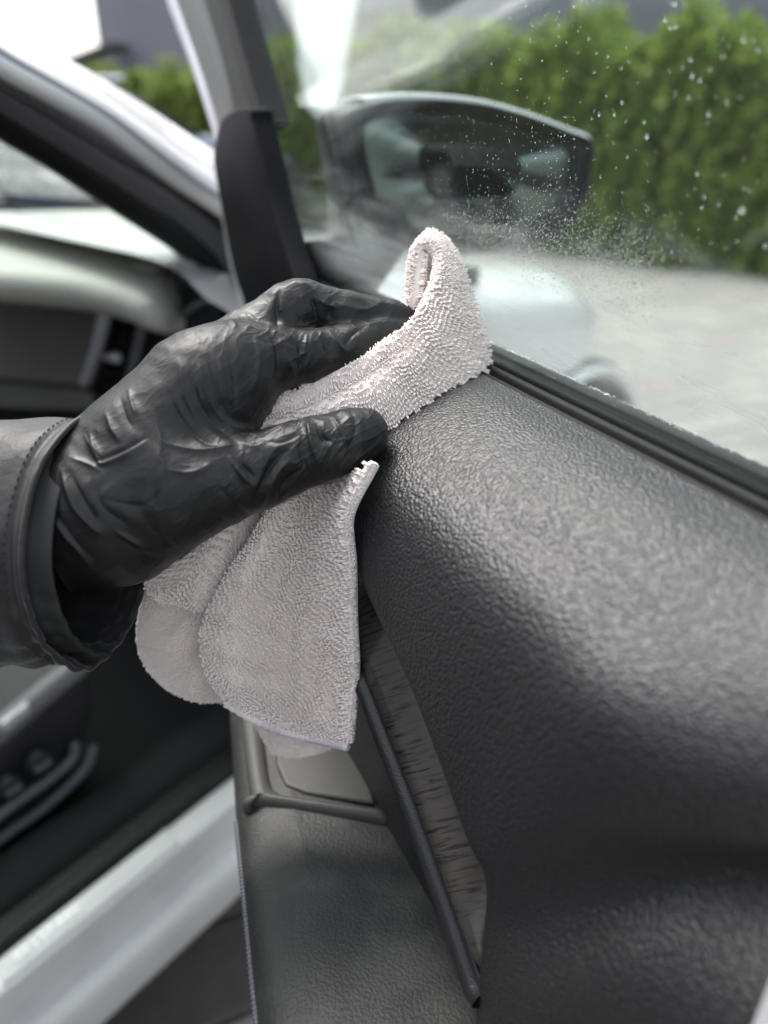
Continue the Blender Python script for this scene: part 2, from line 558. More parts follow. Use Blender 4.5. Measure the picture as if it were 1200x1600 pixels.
M['leaf'] = foliage_mat('hedge_leaf', (.10, .18, .034), (.32, .38, .075))
M['leaf_pale'] = foliage_mat('hedge_leaf_pale', (.10, .17, .03), (.26, .31, .07))
M['bark'] = mat('bark', (.05, .04, .03), .9, bumps=[('noise', 60, .5, .01)], var=(10, (.07, .055, .04), .4, .7))
M['earth'] = mat('earth', (.10, .09, .08), .95, bumps=[('noise', 30, .5, .02)], var=(2, (.13, .12, .10), .3, .7))
PAVERS = [mat('paver_stone', c, .85, bumps=[('noise', 120, .3, .003)], var=(25, tuple(x * .85 for x in c), .35, .65))
          for c in ((.30, .282, .262), (.33, .31, .285), (.27, .252, .243), (.31, .255, .235), (.10, .088, .08))]     # the last: same stone darkened, shade beside the car put into its colour

# ------------------------------------------------------------------ ground
g = MB()
box(g, V(0, 40, -.10), V(80, 0, 0), V(0, 90, 0), V(0, 0, .055))
pav = g.build('pavement', M['earth'])
tag(pav, kind='structure')
# stone pavers: those in sight near the door and under the sill singly
PW, PL, TH = .24, .16, .06
rot = math.radians(24)
ca, sa = math.cos(rot), math.sin(rot)
paver_me = []
for pm in PAVERS:
    b_ = MB()
    hw, hl, c_ = PW / 2 - .003, PL / 2 - .003, .005
    ring = lambda x, y, z: [(-x, -y, z), (x, -y, z), (x, y, z), (-x, y, z)]
    vv = ring(hw, hl, 0) + ring(hw, hl, TH - c_) + ring(hw - c_, hl - c_, TH)
    ff = [(8, 9, 10, 11)]
    for o in (0, 4):
        ff += [(o + i, o + (i + 1) % 4, o + 4 + (i + 1) % 4, o + 4 + i) for i in range(4)]
    me = bpy.data.meshes.new('paver')
    me.from_pydata(vv, [], ff); me.materials.append(pm)
    paver_me.append(me)
cells = []
for r_ in range(-20, 60):
    for c in range(-30, 40):
        x = (c + .5 * (r_ % 2)) * PW; y = r_ * PL
        X, Y = ca * x - sa * y, sa * x + ca * y + .3
        if not (-5 < X < 6 and -.2 < Y < 8.5): continue
        u_ = -HC * CP + Y * SP; dp = Y * CP + HC * SP
        px, py = 600 + F * X / dp, 800 - F * u_ / dp
        q = V(X, Y, 0)
        i_, f_ = (q - HP) @ CW, (q - HP) @ CF
        near_r = 880 < px < 1260 and 380 < py < 800
        near_l = 130 < px < 420 and 1350 < py < 1680
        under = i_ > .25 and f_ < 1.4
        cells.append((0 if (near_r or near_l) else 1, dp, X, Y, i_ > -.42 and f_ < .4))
cells.sort(key=lambda c: (c[0], c[1]))
rest = MB()
for k, (pri, dp, X, Y, under) in enumerate(cells):
    dz = random.uniform(-.002, .002); an = rot + random.uniform(-.008, .008)
    if k < 300 and pri == 0:
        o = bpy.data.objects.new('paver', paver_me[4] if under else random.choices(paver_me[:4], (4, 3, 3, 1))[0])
        COL.objects.link(o); o.parent = pav
        o.matrix_parent_inverse = Matrix.Translation(pav.location).inverted()
        o.location = (X, Y, -TH + dz); o.rotation_euler = (0, 0, an)
    else:
        c1, s1 = math.cos(an), math.sin(an)
        hw, hl = PW / 2 - .003, PL / 2 - .003
        ring = lambda x, y, z: [(X + c1 * p - s1 * q, Y + s1 * p + c1 * q, z + dz) for p, q in ((-x, -y), (x, -y), (x, y), (-x, y))]
        rest.add(ring(hw, hl, -TH) + ring(hw, hl, -.005) + ring(hw - .005, hl - .005, 0),
                 [(8, 9, 10, 11)] + [(o + i, o + (i + 1) % 4, o + 4 + (i + 1) % 4, o + 4 + i) for o in (0, 4) for i in range(4)])
ro = rest.build('paver_field', PAVERS[0], pav, smooth=False)
tag(ro, kind='stuff')

# ------------------------------------------------------------------ hedges
def hedge(name, path, h, thick, n, label, seed, leaf, matl):
    rg = np.random.default_rng(seed)
    P = catmull(np.array(path, float), 60)
    root = empty(name, (*P[30], 0), label, 'hedge', 'hedges around the paved yard')
    T = np.gradient(P, axis=0); T /= np.linalg.norm(T, axis=1, keepdims=True)
    Nn = np.stack([T[:, 1], -T[:, 0]], 1)
    tt = rg.random(n) * 58.99; i = tt.astype(int); fr_ = (tt - i)[:, None]
    C = P[i] * (1 - fr_) + P[i + 1] * fr_
    nn = Nn[i]
    top = h * (1 + .07 * np.sin(tt * 1.1) + .05 * np.sin(tt * 2.7 + 1) + .03 * np.sin(tt * 6.1)) + rg.normal(0, .035, n)
    bul = 1 + .05 * np.sin(tt * 1.9 + 3) + .05 * np.sin(tt * 4.3)
    hh = rg.random(n)
    face = rg.random(n)
    z = np.where(face < .7, hh * top, top * (1 - .14 * rg.random(n) ** 2))
    off = np.where(face < .7, thick / 2 * bul * (1 - .25 * (z / top) ** 4) - np.abs(rg.normal(0, .09, n)), rg.uniform(-.5, .5, n) * thick)
    off += .07 * np.sin(z * 7 + 2.2 * np.sin(tt * 2.3)) * np.sin(tt * 3.1 + 2 * np.sin(z * 4)) + .04 * np.sin(z * 15 + tt * 5)
    off = np.where((face < .7) & (rg.random(n) < .85), -off, off)
    z = np.where(face >= .7, z - .25 * (np.abs(off) / thick * 2) ** 3 * .3, z)
    c3 = np.concatenate([C + nn * off[:, None], z[:, None]], 1)
    L = leaf * rg.uniform(.6, 1.5, n)
    d = rg.normal(0, 1, (n, 3)); d[:, 2] += .8; d /= np.linalg.norm(d, axis=1, keepdims=True)
    e = np.cross(d, rg.normal(0, 1, (n, 3))); e /= np.linalg.norm(e, axis=1, keepdims=True)
    W_ = (L * .42)[:, None] * e; D_ = L[:, None] * d
    v = np.stack([c3 - D_ * .5, c3 + W_, c3 + D_ * .5, c3 - W_], 1).reshape(-1, 3)
    q = np.arange(n * 4).reshape(-1, 4)
    fo = fast_mesh('foliage', v, q, [], matl, root, smooth=False)
    tag(fo, kind='stuff')
    core = MB()
    G = []
    for k in range(60):
        G.append([(*(P[k] + Nn[k] * o * thick * .5), zz * h) for o, zz in ((.6, 0), (.62, .5), (.5, .85), (0, .9), (-.5, .85), (-.6, .5), (-.6, 0))])
    sweep(core, range(60), lambda a: G[a])
    core.build('branches', M['bark'], root)
    for k in range(3, 60, 6):
        tr = MB(); x, y = P[k]
        tube(tr, [(x, y, -.02), (x + .02, y, h * .4), (x, y + .02, h * .8)], .04, 8, rs=[.05, .04, .02])
        tr.build('trunk', M['bark'], root)
    return root


hedge('hedge', [(8, 4.2), (5, 5.6), (2.6, 7.0), (.6, 8.6), (-1.6, 10.6)], 1.68, 1.1, 60000,
      'tall clipped green hedge along the paving, seen through the wet door window', 3, .075, M['leaf'])
hedge('hedge', [(-1.9, 11.2), (-4.0, 12.2), (-7, 11.0), (-9.5, 8.6)], 1.50, 1.0, 26000,
      'lower yellowish green hedge ahead of the car, seen past the white windscreen pillar', 5, .075, M['leaf_pale'])

hedge('hedge', [(-10.6, 8.0), (-10.2, 4), (-9.6, 0), (-9, -6)], 3.0, 1.2, 30000,
      'tallest hedge, added out of view beyond the car to block low sky in the window reflection', 8, .12, M['leaf'])  # unseen hedge added to keep low sky out of the pane's reflection

# ------------------------------------------------------------------ house and shed
hs = empty('house', (1.5, 17, 0), 'tall grey rendered house wall standing behind the hedge', 'house')
b_ = MB(); box(b_, V(2.6, 19.0, 3.4), V(8.1, -1.4, 0), V(.35, 2.0, 0), V(0, 0, 3.4)); b_.build('wall', M['wall_grey'], hs, smooth=False)
b_ = MB(); box(b_, V(2.6, 19.0, 6.9), V(8.5, -1.46, 0), V(.4, 2.3, 0), V(0, 0, .1)); b_.build('roof', M['roof_tile'], hs, smooth=False)
nf = V(-.17, -.985, 0)
ex = V(.985, -.17, 0)
fc = V(2.6 - .35, 19 - 2.0, 0)
for k, (dx, z) in enumerate(((-5.4, 2.75), (-2.6, 2.75))):
    b_ = MB(); box(b_, fc + ex * dx + nf * .04 + V(0, 0, z), ex * .7, nf * .05, V(0, 0, .035)); b_.build('ledge', M['black_plastic'], hs, smooth=False)
for k in range(5):
    c = fc + ex * (-5 + k * 2.7) + V(0, 0, 4.8)
    b_ = MB()
    for sx in (-1, 1):
        box(b_, c + ex * sx * .55 + nf * .02, ex * .05, nf * .05, V(0, 0, .75))
    for sz in (-1, 1):
        box(b_, c + nf * .021 + V(0, 0, sz * .70), ex * .5, nf * .05, V(0, 0, .05))
    wf = b_.build('window', M['white_paint'], hs, smooth=False)
    b_ = MB(); box(b_, c + nf * .01, ex * .5, nf * .03, V(0, 0, .65)); b_.build('pane', M['dark_glass'], wf, smooth=False)
added_house = empty('house', (-11.5, 13.5, 0), 'grey house with a steep dark roof, added out of view to darken the window reflection', 'house')  # added out of view, darkens part of the sky reflected in the pane
e2 = V(.77, .64, 0); o2 = V(-13.05, 12.35, 0); n2 = V(-.64, .77, 0)
b_ = MB(); prism(b_, [o2 + e2 * x + V(0, 0, z) for x, z in ((.35, 0), (5.0, 0), (5.0, 1.0), (2.7, 5.6), (.35, 1.0))], n2 * 6); b_.build('wall', M['wall_grey'], added_house, smooth=False)
for x0, x1 in ((.0, 2.72), (5.4, 2.68)):
    b_ = MB(); prism(b_, [o2 + e2 * x0 - n2 * .3 + V(0, 0, .75), o2 + e2 * x1 - n2 * .3 + V(0, 0, 5.75), o2 + e2 * x1 - n2 * .3 + V(0, 0, 5.95), o2 + e2 * x0 - n2 * .3 + V(0, 0, .95)], n2 * 6.6); b_.build('roof', M['roof_tile'], added_house, smooth=False)
for k in range(2):
    b_ = MB(); c = o2 + e2 * (1.9 + 1.5 * k) - n2 * .01 + V(0, 0, 1.5); box(b_, c, e2 * .42, n2 * .05, V(0, 0, .5)); wf = b_.build('window', M['white_paint'], added_house, smooth=False)
    b_ = MB(); box(b_, c - n2 * .03, e2 * .36, n2 * .04, V(0, 0, .44)); b_.build('pane', M['dark_glass'], wf, smooth=False)
sh = empty('garden_shed', (-6.1, 17.2, 0), 'low grey shed with a sloping roof beside the tall house wall', 'shed')
b_ = MB(); prism(b_, [V(-7.0, 17.5, 0), V(-5.3, 17.5, 0), V(-5.3, 17.5, 2.15), V(-7.0, 17.5, 1.6)], V(.2, 2.2, 0)); b_.build('wall', M['wall_grey'], sh, smooth=False)
b_ = MB(); prism(b_, [V(-7.25, 17.3, 1.6), V(-5.28, 17.3, 2.24), V(-5.28, 17.3, 2.32), V(-7.25, 17.3, 1.68)], V(.24, 2.6, 0)); b_.build('roof', M['roof_tile'], sh, smooth=False)

# ------------------------------------------------------------------ parked car in the distance
def parked_car():
    o = V(-2.9, 9.0, 0)
    root = empty('parked_car', o, 'dark blue parked car by the hedge, its bonnet showing past the pillar', 'car')
    ax, ay = V(.94, .34, 0), V(-.34, .94, 0)          # forward, left
    st = [(-2.0, .55, .95), (-1.7, .35, 1.0), (-.9, .3, 1.02), (.2, .3, .98), (.9, .32, .93), (1.5, .36, .82), (1.85, .5, .66)]
    b = MB()
    def sec(k):
        x, lo, hi = st[k]; wd = .86 - .16 * (abs(x) / 2) ** 4
        return [o + ax * x + ay * (wd * s) + V(0, 0, z) for s, z in ((-.92, lo), (-1, lo + .15), (-1, hi - .15), (-.88, hi - .02), (-.4, hi), (.4, hi), (.88, hi - .02), (1, hi - .15), (1, lo + .15), (.92, lo))]
    sweep(b, range(len(st)), sec)
    b.build('body', M['blue_paint'], root)
    b = MB()
    cs = [(-1.75, .98, .72), (-1.2, 1.40, .62), (-.3, 1.43, .62), (.25, 1.30, .64), (.85, .93, .74)]
    sweep(b, range(5), lambda k: [o + ax * cs[k][0] + ay * y + V(0, 0, z) for y, z in ((-.76, .92), (-cs[k][2], cs[k][1] - .03), (-.3, cs[k][1]), (.3, cs[k][1]), (cs[k][2], cs[k][1] - .03), (.76, .92))])
    b.build('cabin_glass', M['dark_glass'], root)
    b = MB()
    sweep(b, range(3), lambda k: [o + ax * (-1.25, -.5, .2)[k] + ay * y + V(0, 0, z) for y, z in ((-.64, 1.38), (-.3, 1.45), (.3, 1.45), (.64, 1.38), (.3, 1.42), (-.3, 1.42))])
    b.build('roof', M['blue_paint'], root)
    for x in (-1.25, 1.25):
        for s in (-1, 1):
            c = o + ax * x + ay * s * .74 + V(0, 0, .31)
            b = MB(); tube(b, [c - ay * .1, c - ay * .09, c + ay * .09, c + ay * .1], .31, 24, rs=[.28, .31, .31, .28])
            wh = b.build('wheel', M['tyre'], root)
            b = MB(); tube(b, [c - ay * .108, c + ay * .108], .19, 16); b.build('rim', M['satin_metal'], wh)
    for s in (-.6, .6):
        b = MB(); c = o + ax * 1.78 + ay * s + V(0, 0, .66); box(b, c, ax * .05, ay * .15, V(0, 0, .06)); bevel(b.build('headlight', M['dark_glass'], root), .02)


parked_car()

# ------------------------------------------------------------------ white shape added beyond the door, standing for sky reflected in its window
def sky_reflection():
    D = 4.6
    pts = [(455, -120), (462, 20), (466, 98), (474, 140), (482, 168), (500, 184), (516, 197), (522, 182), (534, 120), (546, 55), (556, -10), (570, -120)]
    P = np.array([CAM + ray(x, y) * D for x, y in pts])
    root = empty('sky_reflection', (P[6][0], P[6][1], 0), 'white pointed shape added for the sky reflected in the window, seen left above the door mirror', 'sky_reflection')
    m = MB(); prism(m, P, V(.10, .30, 0) * .12); m.build('surface', M['white_paint'], root, smooth=False)
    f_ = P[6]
    m = MB(); tube(m, [V(f_[0], f_[1] + .02, 0), f_ + V(0, .02, .02), P[2] + V(.01, .02, 0), P[0] + V(.01, .02, 0)], .012, 10); m.build('added_pole', M['white_paint'], root)  # pole and base added to carry the white shape
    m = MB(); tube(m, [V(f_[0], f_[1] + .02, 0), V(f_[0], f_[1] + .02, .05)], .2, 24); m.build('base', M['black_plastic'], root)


sky_reflection()

# ------------------------------------------------------------------ the white car
CARO = empty('white_car', car(0.3, .8, 0), 'white car with its front passenger door open and black interior', 'car')

# front wing and bonnet -------------------------------------------------------
def body_front():
    b = MB()
    rows = []
    FS = np.array([-.02, .12, .3, .5, .7, .85, .97, 1.06, 1.10])
    top = np.array([1.02, 1.005, .975, .945, .915, .89, .85, .79, .70])
    inn = np.array([.0, .0, .0, .0, .005, .02, .06, .14, .22])
    for f, t, i0 in zip(FS, top, inn):
        prof = [(.02, .25), (.0, .34), (-.008, .5), (-.006, .62), (.0, .72), (.012, t - .075), (.045, t - .025), (.11, t), (.3, t + .004), (.7, t + .008)]
        rows.append([car(f - .02 * (z > t - .03) + (0 if i < .2 else .04 * i), i0 + i * (1 - i0), z) for i, z in prof])
    G = catmull(catmull(np.array(rows), 70, 0), 60, 1)
    # wheel arch: the panel stops at the arch lip
    fc_, zc, R = .78, .36, .36
    loc = (G - HP) @ CF
    keep = np.hypot(loc - fc_, G[..., 2] - zc) > R
    keep |= ((G - HP) @ CW) > .35
    f = []
    for q in grid_faces(*G.shape[:2], flip=False):
        kk = keep.reshape(-1)[q]
        if kk.all():
            f.append(tuple(q))
    b.add(G.reshape(-1, 3), f)
    # rolled arch lip
    th = np.linspace(-.1, math.pi + .1, 40)
    tube(b, [car(fc_ + R * math.cos(t), -.002, zc + R * math.sin(t)) for t in th], .012, 8)
    bd = b.build('body', M['white_paint'], CARO)
    # nose
    m = MB()
    sweep(m, np.linspace(.16, 1.5, 12), lambda i: [car(1.08 + .08 * math.sin((i - .1) / 1.4 * math.pi) - .02, i, z) for z in (.25, .4, .6, .72)] + [car(.98, i, .72), car(.98, i, .25)])
    m.build('bumper', M['white_paint'], CARO)
    # dark wheel house
    m = MB()
    sweep(m, np.linspace(.012, .4, 4), lambda i: [car(fc_ + r * math.cos(t), i, zc + r * math.sin(t)) for r, ts in ((R + .005, th), (R + .02, th[::-1])) for t in ts])
    m.build('wheel_arch_liner', M['black_plastic'], CARO)
    c = car(fc_, .13, .32)
    m = MB(); tube(m, [c - CW * .11, c - CW * .09, c + CW * .09, c + CW * .11], .32, 40, rs=[.29, .32, .32, .29])
    wh = m.build('wheel', M['tyre'], CARO)
    m = MB(); tube(m, [c - CW * .114, c - CW * .1, c + CW * .1], .2, 32, rs=[.20, .215, .215]); m.build('rim', M['satin_metal'], wh)
    m = MB(); tube(m, [c - CW * .125, c - CW * .1], .05, 20); m.build('hub_cap', M['black_plastic'], wh)


body_front()

# windscreen pillar: bands from the painted outside to the inner trim -------------
def strip(pts, n=40):
    return catmull(np.array(pts, float), n)


def band_loft(rows, n=60):       # rows: list of curves, each from roof to foot
    return np.stack([catmull(np.array(r, float), n) for r in rows], 1)


UP_ = [(-260, -140), (-120, -50), (0, 36), (100, 88), (158, 121), (233, 168), (300, 213), (358, 252), (372, 285), (384, 360), (394, 440), (404, 530)]
LO_ = [(-260, -75), (-120, 10), (0, 90), (84, 138), (167, 187), (233, 238), (292, 283), (345, 318), (364, 334), (376, 400), (388, 455), (400, 535)]
HI_ = [(-260, -40), (-120, 45), (0, 126), (84, 174), (167, 226), (233, 262), (292, 301), (350, 342), (370, 392), (380, 430), (388, 470), (396, 540)]
SE_ = [(-260, 5), (-120, 100), (0, 172), (84, 225), (167, 276), (233, 318), (292, 355), (345, 402), (366, 440), (376, 470), (382, 500), (390, 545)]
DK_ = [(-260, 30), (-120, 135), (0, 216), (84, 266), (179, 329), (230, 362), (275, 392), (312, 425), (338, 456), (352, 484), (360, 510), (366, 550)]


def pil(curve, i, dz=0):
    return [on_car(x, y, i) + V(0, 0, dz) for x, y in curve]


G = band_loft([pil(UP_, .075), pil([((a + c) / 2, (b * .5 + d * .5)) for (a, b), (c, d) in zip(UP_, LO_)], .030), pil(LO_, .0)])
m = MB(); slab(m, G[:, :, :], -.012); pl = m.build('pillar', M['white_paint'], CARO)
lo, hi, se, dk = pil(LO_, .004), pil(HI_, .045), pil(SE_, .06), pil(DK_, .10)
mid = [(a * .5 + b * .5) + CW * .012 for a, b in zip(lo, hi)]
m = MB(); slab(m, catmull(band_loft([lo, mid, hi]), 12, 1), -.006); m.build('door_aperture', M['shaded_aperture_paint'], pl)
m = MB(); P = catmull(np.array(hi), 60); tube(m, P + CW * .004, .0045, 10); m.build('aperture_bead', M['grey_plastic'], pl)
m = MB(); slab(m, catmull(band_loft([hi, [(a + b) / 2 - CW * .012 for a, b in zip(hi, se)], se]), 14, 1) + CW * .006, -.006); m.build('door_seal', M['grey_plastic'], pl)
m = MB(); slab(m, catmull(band_loft([se, [(a + b) / 2 - CW * .010 for a, b in zip(se, dk)], dk, [p + CW * .06 + CF * .05 for p in dk]]), 20, 1) + CW * .009, -.006); m.build('pillar_trim', M['black_plastic'], CARO)

# windscreen -----------------------------------------------------------------
foot = [car(.13, .055, 1.0), car(.31, .3, 1.0), car(.40, .85, 1.0), car(.31, 1.35, 1.0), car(.13, 1.62, 1.0)]
head = [p + V(0, 0, .40) - CF * (.78 + dx) for p, dx in zip(foot, (0, .05, .08, .05, 0))]
G = np.stack([catmull(np.array(foot), 30), catmull(np.array(head), 30)], 1)
m = MB(); slab(m, catmull(G, 6, 1), .005); m.build('windscreen', M['windscreen'], CARO)

# roof, floor, far side and back of the cabin ------------------------------------
m = MB()
Gr = np.array([[car(f, i, z) for i, z in ((-.0, 1.40), (.15, 1.47), (.8, 1.50), (1.45, 1.47), (1.68, 1.40))] for f in (-.66, -1.0, -1.5, -2.2)])
slab(m, catmull(catmull(Gr, 20, 0), 24, 1), .03); m.build('roof', M['white_paint'], CARO)
m = MB(); box(m, car(-.5, .85, .215), CF * 1.5, CW * .80, V(0, 0, .02)); m.build('underbody', M['black_plastic'], CARO, smooth=False)
m = MB(); box(m, car(-.8, .85, .33), CF * 1.1, CW * .78, V(0, 0, .02)); m.build('floor', M['carpet'], CARO, smooth=False)
m = MB(); box(m, car(.46, .85, .62), CF * .02, CW * .8, V(0, 0, .33)); m.build('firewall', M['carpet'], CARO, smooth=False)
m = MB(); box(m, car(-.75, 1.66, .70), CF * 1.2, CW * .03, V(0, 0, .36)); m.build('far_door', M['black_plastic'], CARO, smooth=False)
m = MB(); box(m, car(-2.0, .85, .85), CF * .05, CW * .8, V(0, 0, .5)); m.build('rear_bench', M['carpet'], CARO, smooth=False)
m = MB(); prism(m, [car(-1.02, .0, .4), car(-1.16, .0, .4), car(-1.26, .0, 1.42), car(-1.16, .0, 1.42)], CW * .07); m.build('door_pillar', M['white_paint'], CARO, smooth=False)

# dashboard --------------------------------------------------------------------
ZD = 0.975
def dz_(px, py, dz=0):
    return on_z(px, py, ZD + dz)


back = [car(.36, i, ZD + .015) for i in (-.0 + .10, .3, .6, .9, 1.3)]
m = MB()
E = [dz_(306, 452, -.02), dz_(250, 480, -.008), dz_(190, 462, .0), dz_(120, 447, .003), dz_(0, 436, .004), dz_(-160, 425, .004)]
Bk = [dz_(300, 398), dz_(250, 362, .01), dz_(190, 345, .016), dz_(120, 346, .016), dz_(0, 348, .016), dz_(-160, 352, .016)]
G = np.stack([np.array([b_ + CF * .10 for b_ in Bk]), np.array(Bk), np.array([.5 * (a + b) + V(0, 0, .006) for a, b in zip(E, Bk)]), np.array([.88 * a + .12 * b + V(0, 0, .006) for a, b in zip(E, Bk)]), np.array(E),
              np.array([e - V(0, 0, .018) + CF * .004 for e in E]), np.array([e - V(0, 0, .03) + CF * .05 for e in E])], 0)
G = catmull(catmull(G, 50, 0), 50, 1)
slab(m, G, .01); dash = m.build('dashboard', M['dash_plastic'], CARO)
# lower body of the dash
def fp(px, py, f=-.02):
    return on_car_f(px, py, f)


m = MB(); prism(m, [fp(-200, 445, .03), fp(330, 452, .03), fp(330, 720, .03), fp(-200, 720, .03)], CF * .3); m.build('dash_body', M['black_plastic'], dash, smooth=False)
def plate(pts, f, thick, name, mt, bv=.004, bulge=None):
    m = MB(); prism(m, [fp(x, y, f) for x, y in pts], CF * thick)
    o = m.build(name, mt, dash, smooth=False)
    if bv: bevel(o, bv, 3)
    return o


plate([(-200, 455), (165, 470), (156, 520), (137, 598), (132, 606), (-200, 576)], -.012, .04, 'fascia_panel', M['glovebox'], .006)
plate([(-200, 578), (131, 608), (150, 644), (-200, 632)], .0, .04, 'glovebox_lid', M['glovebox'], .004)
m = MB(); P = catmull(np.array([fp(x, y, -.014) for x, y in ((172, 472), (168, 500), (158, 540), (146, 576), (137, 598))]), 20)
tube(m, P - CF * .006, .009, 12, rs=np.linspace(.009, .006, 20)); m.build('trim_blade', M['satin_metal'], dash)
plate([(-200, 634), (155, 648), (240, 650), (240, 800), (-200, 800)], .012, .04, 'knee_panel', M['black_plastic'], .006)
vb = plate([(178, 478), (216, 486), (208, 560), (192, 622), (150, 640), (150, 590), (168, 520)], .024, .01, 'air_vent', M['black_plastic'], 0)
for k in range(8):
    y = 494 + k * 16.5; x0 = 180 - (y - 480) * .22; x1 = 211 - (y - 480) * .11
    m = MB(); a, b = fp(x0, y, .008), fp(x1, y + 2, .008)
    box(m, (a + b) / 2, (b - a) / 2, V(0, 0, .0028), CF * .010 + V(0, 0, .004)); bevel(m.build('slat', M['black_plastic'], vb, smooth=False), .0008, 2)
m = MB(); a, b = fp(163, 556, -.004), fp(186, 559, -.004); box(m, (a + b) / 2, (b - a) / 2, V(0, 0, .005), CF * .006); o = bevel(m.build('vent_tab', M['satin_metal'], vb, smooth=False), .002, 2)
m = MB(); tube(m, [fp(182, 559, -.014), fp(182, 559, -.004)], .0065, 16); m.build('vent_tab_knob', M['satin_metal'], vb)
# outer end of the dash: painted surround and end cap
m = MB(); P = catmull(np.array([fp(x, y, .004) for x, y in ((216, 476), (222, 500), (216, 540), (204, 590), (186, 640), (165, 664))]), 24); tube(m, P, .007, 10); m.build('vent_surround', M['grey_plastic'], dash)
plate([(222, 470), (300, 430), (335, 440), (345, 520), (300, 640), (190, 660), (214, 590)], .02, .06, 'dash_end_cap', M['cap_plastic'], .008)
plate([(285, 545), (272, 515), (300, 482), (338, 470), (350, 560), (300, 600)], .006, .02, 'end_cap_cover', M['black_plastic'], .004)
m = MB(); P = catmull(np.array([fp(x, y, .004) for x, y in ((266, 545), (272, 512), (296, 484), (330, 466))]), 20); tube(m, P, .0035, 8); m.build('end_cap_bead', M['grey_plastic'], dash)
m = MB(); P = catmull(np.array([fp(x, y, -.01) for x, y in ((290, 402), (308, 425), (325, 448), (338, 466))]), 20); tube(m, P, .006, 10); m.build('pillar_foot_bead', M['satin_metal'], dash)
# demister grille
tri = [dz_(206, 424, .011), dz_(245, 408, .013), dz_(268, 426, .010), dz_(240, 434, .008)]
m = MB(); prism(m, tri, V(0, 0, .006)); gr = m.build('demister_grille', M['black_plastic'], dash, smooth=False)
for k in range(6):
    t = k / 6 + .08
    a = tri[0] * (1 - t) + tri[1] * t; b = tri[3] * (1 - t) + tri[2] * t
    m = MB(); box(m, (a + b) / 2 + V(0, 0, .008), (b - a) / 2, V(0, 0, .003), V(.002, .001, 0)); m.build('slat', M['dash_plastic'], gr, smooth=False)

# sill --------------------------------------------------------------------------
def sill_prof(pr):
    return lambda f: [car(f, i, z) for i, z in pr]


ZS = .40
FS_ = np.linspace(-1.1, .25, 24)
m = MB()
pr = catmull(np.array([(.012, ZS + .006), (-.004, ZS + .008), (-.019, ZS + .004), (-.022, ZS - .006), (-.024, ZS - .020), (-.026, ZS - .036), (-.032, ZS - .045), (-.044, ZS - .049), (-.052, ZS - .056), (-.055, ZS - .075), (-.050, ZS - .11), (-.02, ZS - .15)], float), 60)
pr = np.concatenate([pr, [(.012, ZS - .14)]])
sweep(m, FS_, sill_prof(pr)); sill = m.build('sill', M['sill_paint'], CARO)
m = MB(); sweep(m, FS_, sill_prof([(.014, ZS - .02), (.014, ZS + .010), (.020, ZS + .018), (.030, ZS + .018), (.038, ZS + .010), (.042, ZS + .016), (.052, ZS + .012), (.052, ZS - .02)])); m.build('sill_seal', M['rubber'], sill)
m = MB(); sweep(m, FS_, sill_prof([(.053, ZS - .06), (.053, ZS + .012), (.062, ZS + .024), (.085, ZS + .028), (.115, ZS + .022), (.125, ZS + .008), (.13, ZS - .06)])); m.build('kick_trim', M['carpet'], sill)
# raised scuff plate with a row of worn embossed marks
def sp_(px, py): return on_z(px, py, ZS + .0085)
m = MB()
c0, c1 = sp_(22, 1556), sp_(300, 1335)
fa, fb = (c0 - HP) @ CF, (c1 - HP) @ CF
sweep(m, np.linspace(fa, fb, 6), sill_prof([(.0105, ZS + .004), (.0105, ZS + .0105), (-.003, ZS + .0125), (-.016, ZS + .0085), (-.016, ZS + .002)])); sp = m.build('scuff_plate', M['sill_paint'], sill, smooth=False); bevel(sp, .0012, 2)
fl = [(sp_(x, y) - HP) @ CF for x, y in ((48, 1535), (152, 1446))]
shapes = [[(0, 0, 1, 1), (1, 1, 2, 0)], [(0, 0, 0, 1), (0, 1, 1, .5)], [(0, 0, 1, .3), (1, .3, 0, .7), (0, .7, 1, 1)], [(0, 0, 0, 1), (1, 0, 1, 1)]]
for k in range(8):
    f0 = fl[0] + (fl[1] - fl[0]) * (k + .2) / 8; wd = (fl[1] - fl[0]) / 8 * .55
    m = MB()
    for x0, y0, x1, y1 in shapes[(k * 3 + k // 3) % 4]:
        p = [car(f0 + wd * min(x, 1.4) * .7, -.010 + .017 * y, ZS + .0120 - .002 * abs(y - .65)) for x, y in ((x0, y0), (x1, y1))]
        tube(m, p, .0016, 8)
    m.build('embossed_mark', M['white_paint'], sp)

# seat ---------------------------------------------------------------------------
def si(px, py, i=.16): return on_car(px, py, i)
m = MB()
prism(m, [si(-160, 1290), si(0, 1168), si(70, 1100), si(120, 1052), si(146, 1062), si(150, 1110), si(132, 1180), si(90, 1250), si(20, 1320), si(-160, 1440)], CW * .5)
seat = m.build('seat', M['black_plastic'], CARO, smooth=False); bevel(seat, .012, 3)
m = MB()
tube(m, catmull(np.array([si(-160, 1262, .15), si(0, 1140, .15), (si(70, 1082, .15)), si(125, 1038, .15)]), 24), .014, 12); m.build('shield_edge', M['grey_plastic'], seat)
m = MB()
tube(m, catmull(np.array([si(-120, 1370, .152), si(0, 1272, .152), si(70, 1222, .152), si(112, 1186, .152), si(118, 1160, .152)]), 24), .006, 10); m.build('shield_bead', M['grey_plastic'], seat)
m = MB()
tube(m, catmull(np.array([si(-120, 1412, .154), si(0, 1312, .154), si(70, 1262, .154), si(130, 1204, .154), si(146, 1165, .154)]), 24), .006, 10); m.build('shield_bead', M['grey_plastic'], seat)
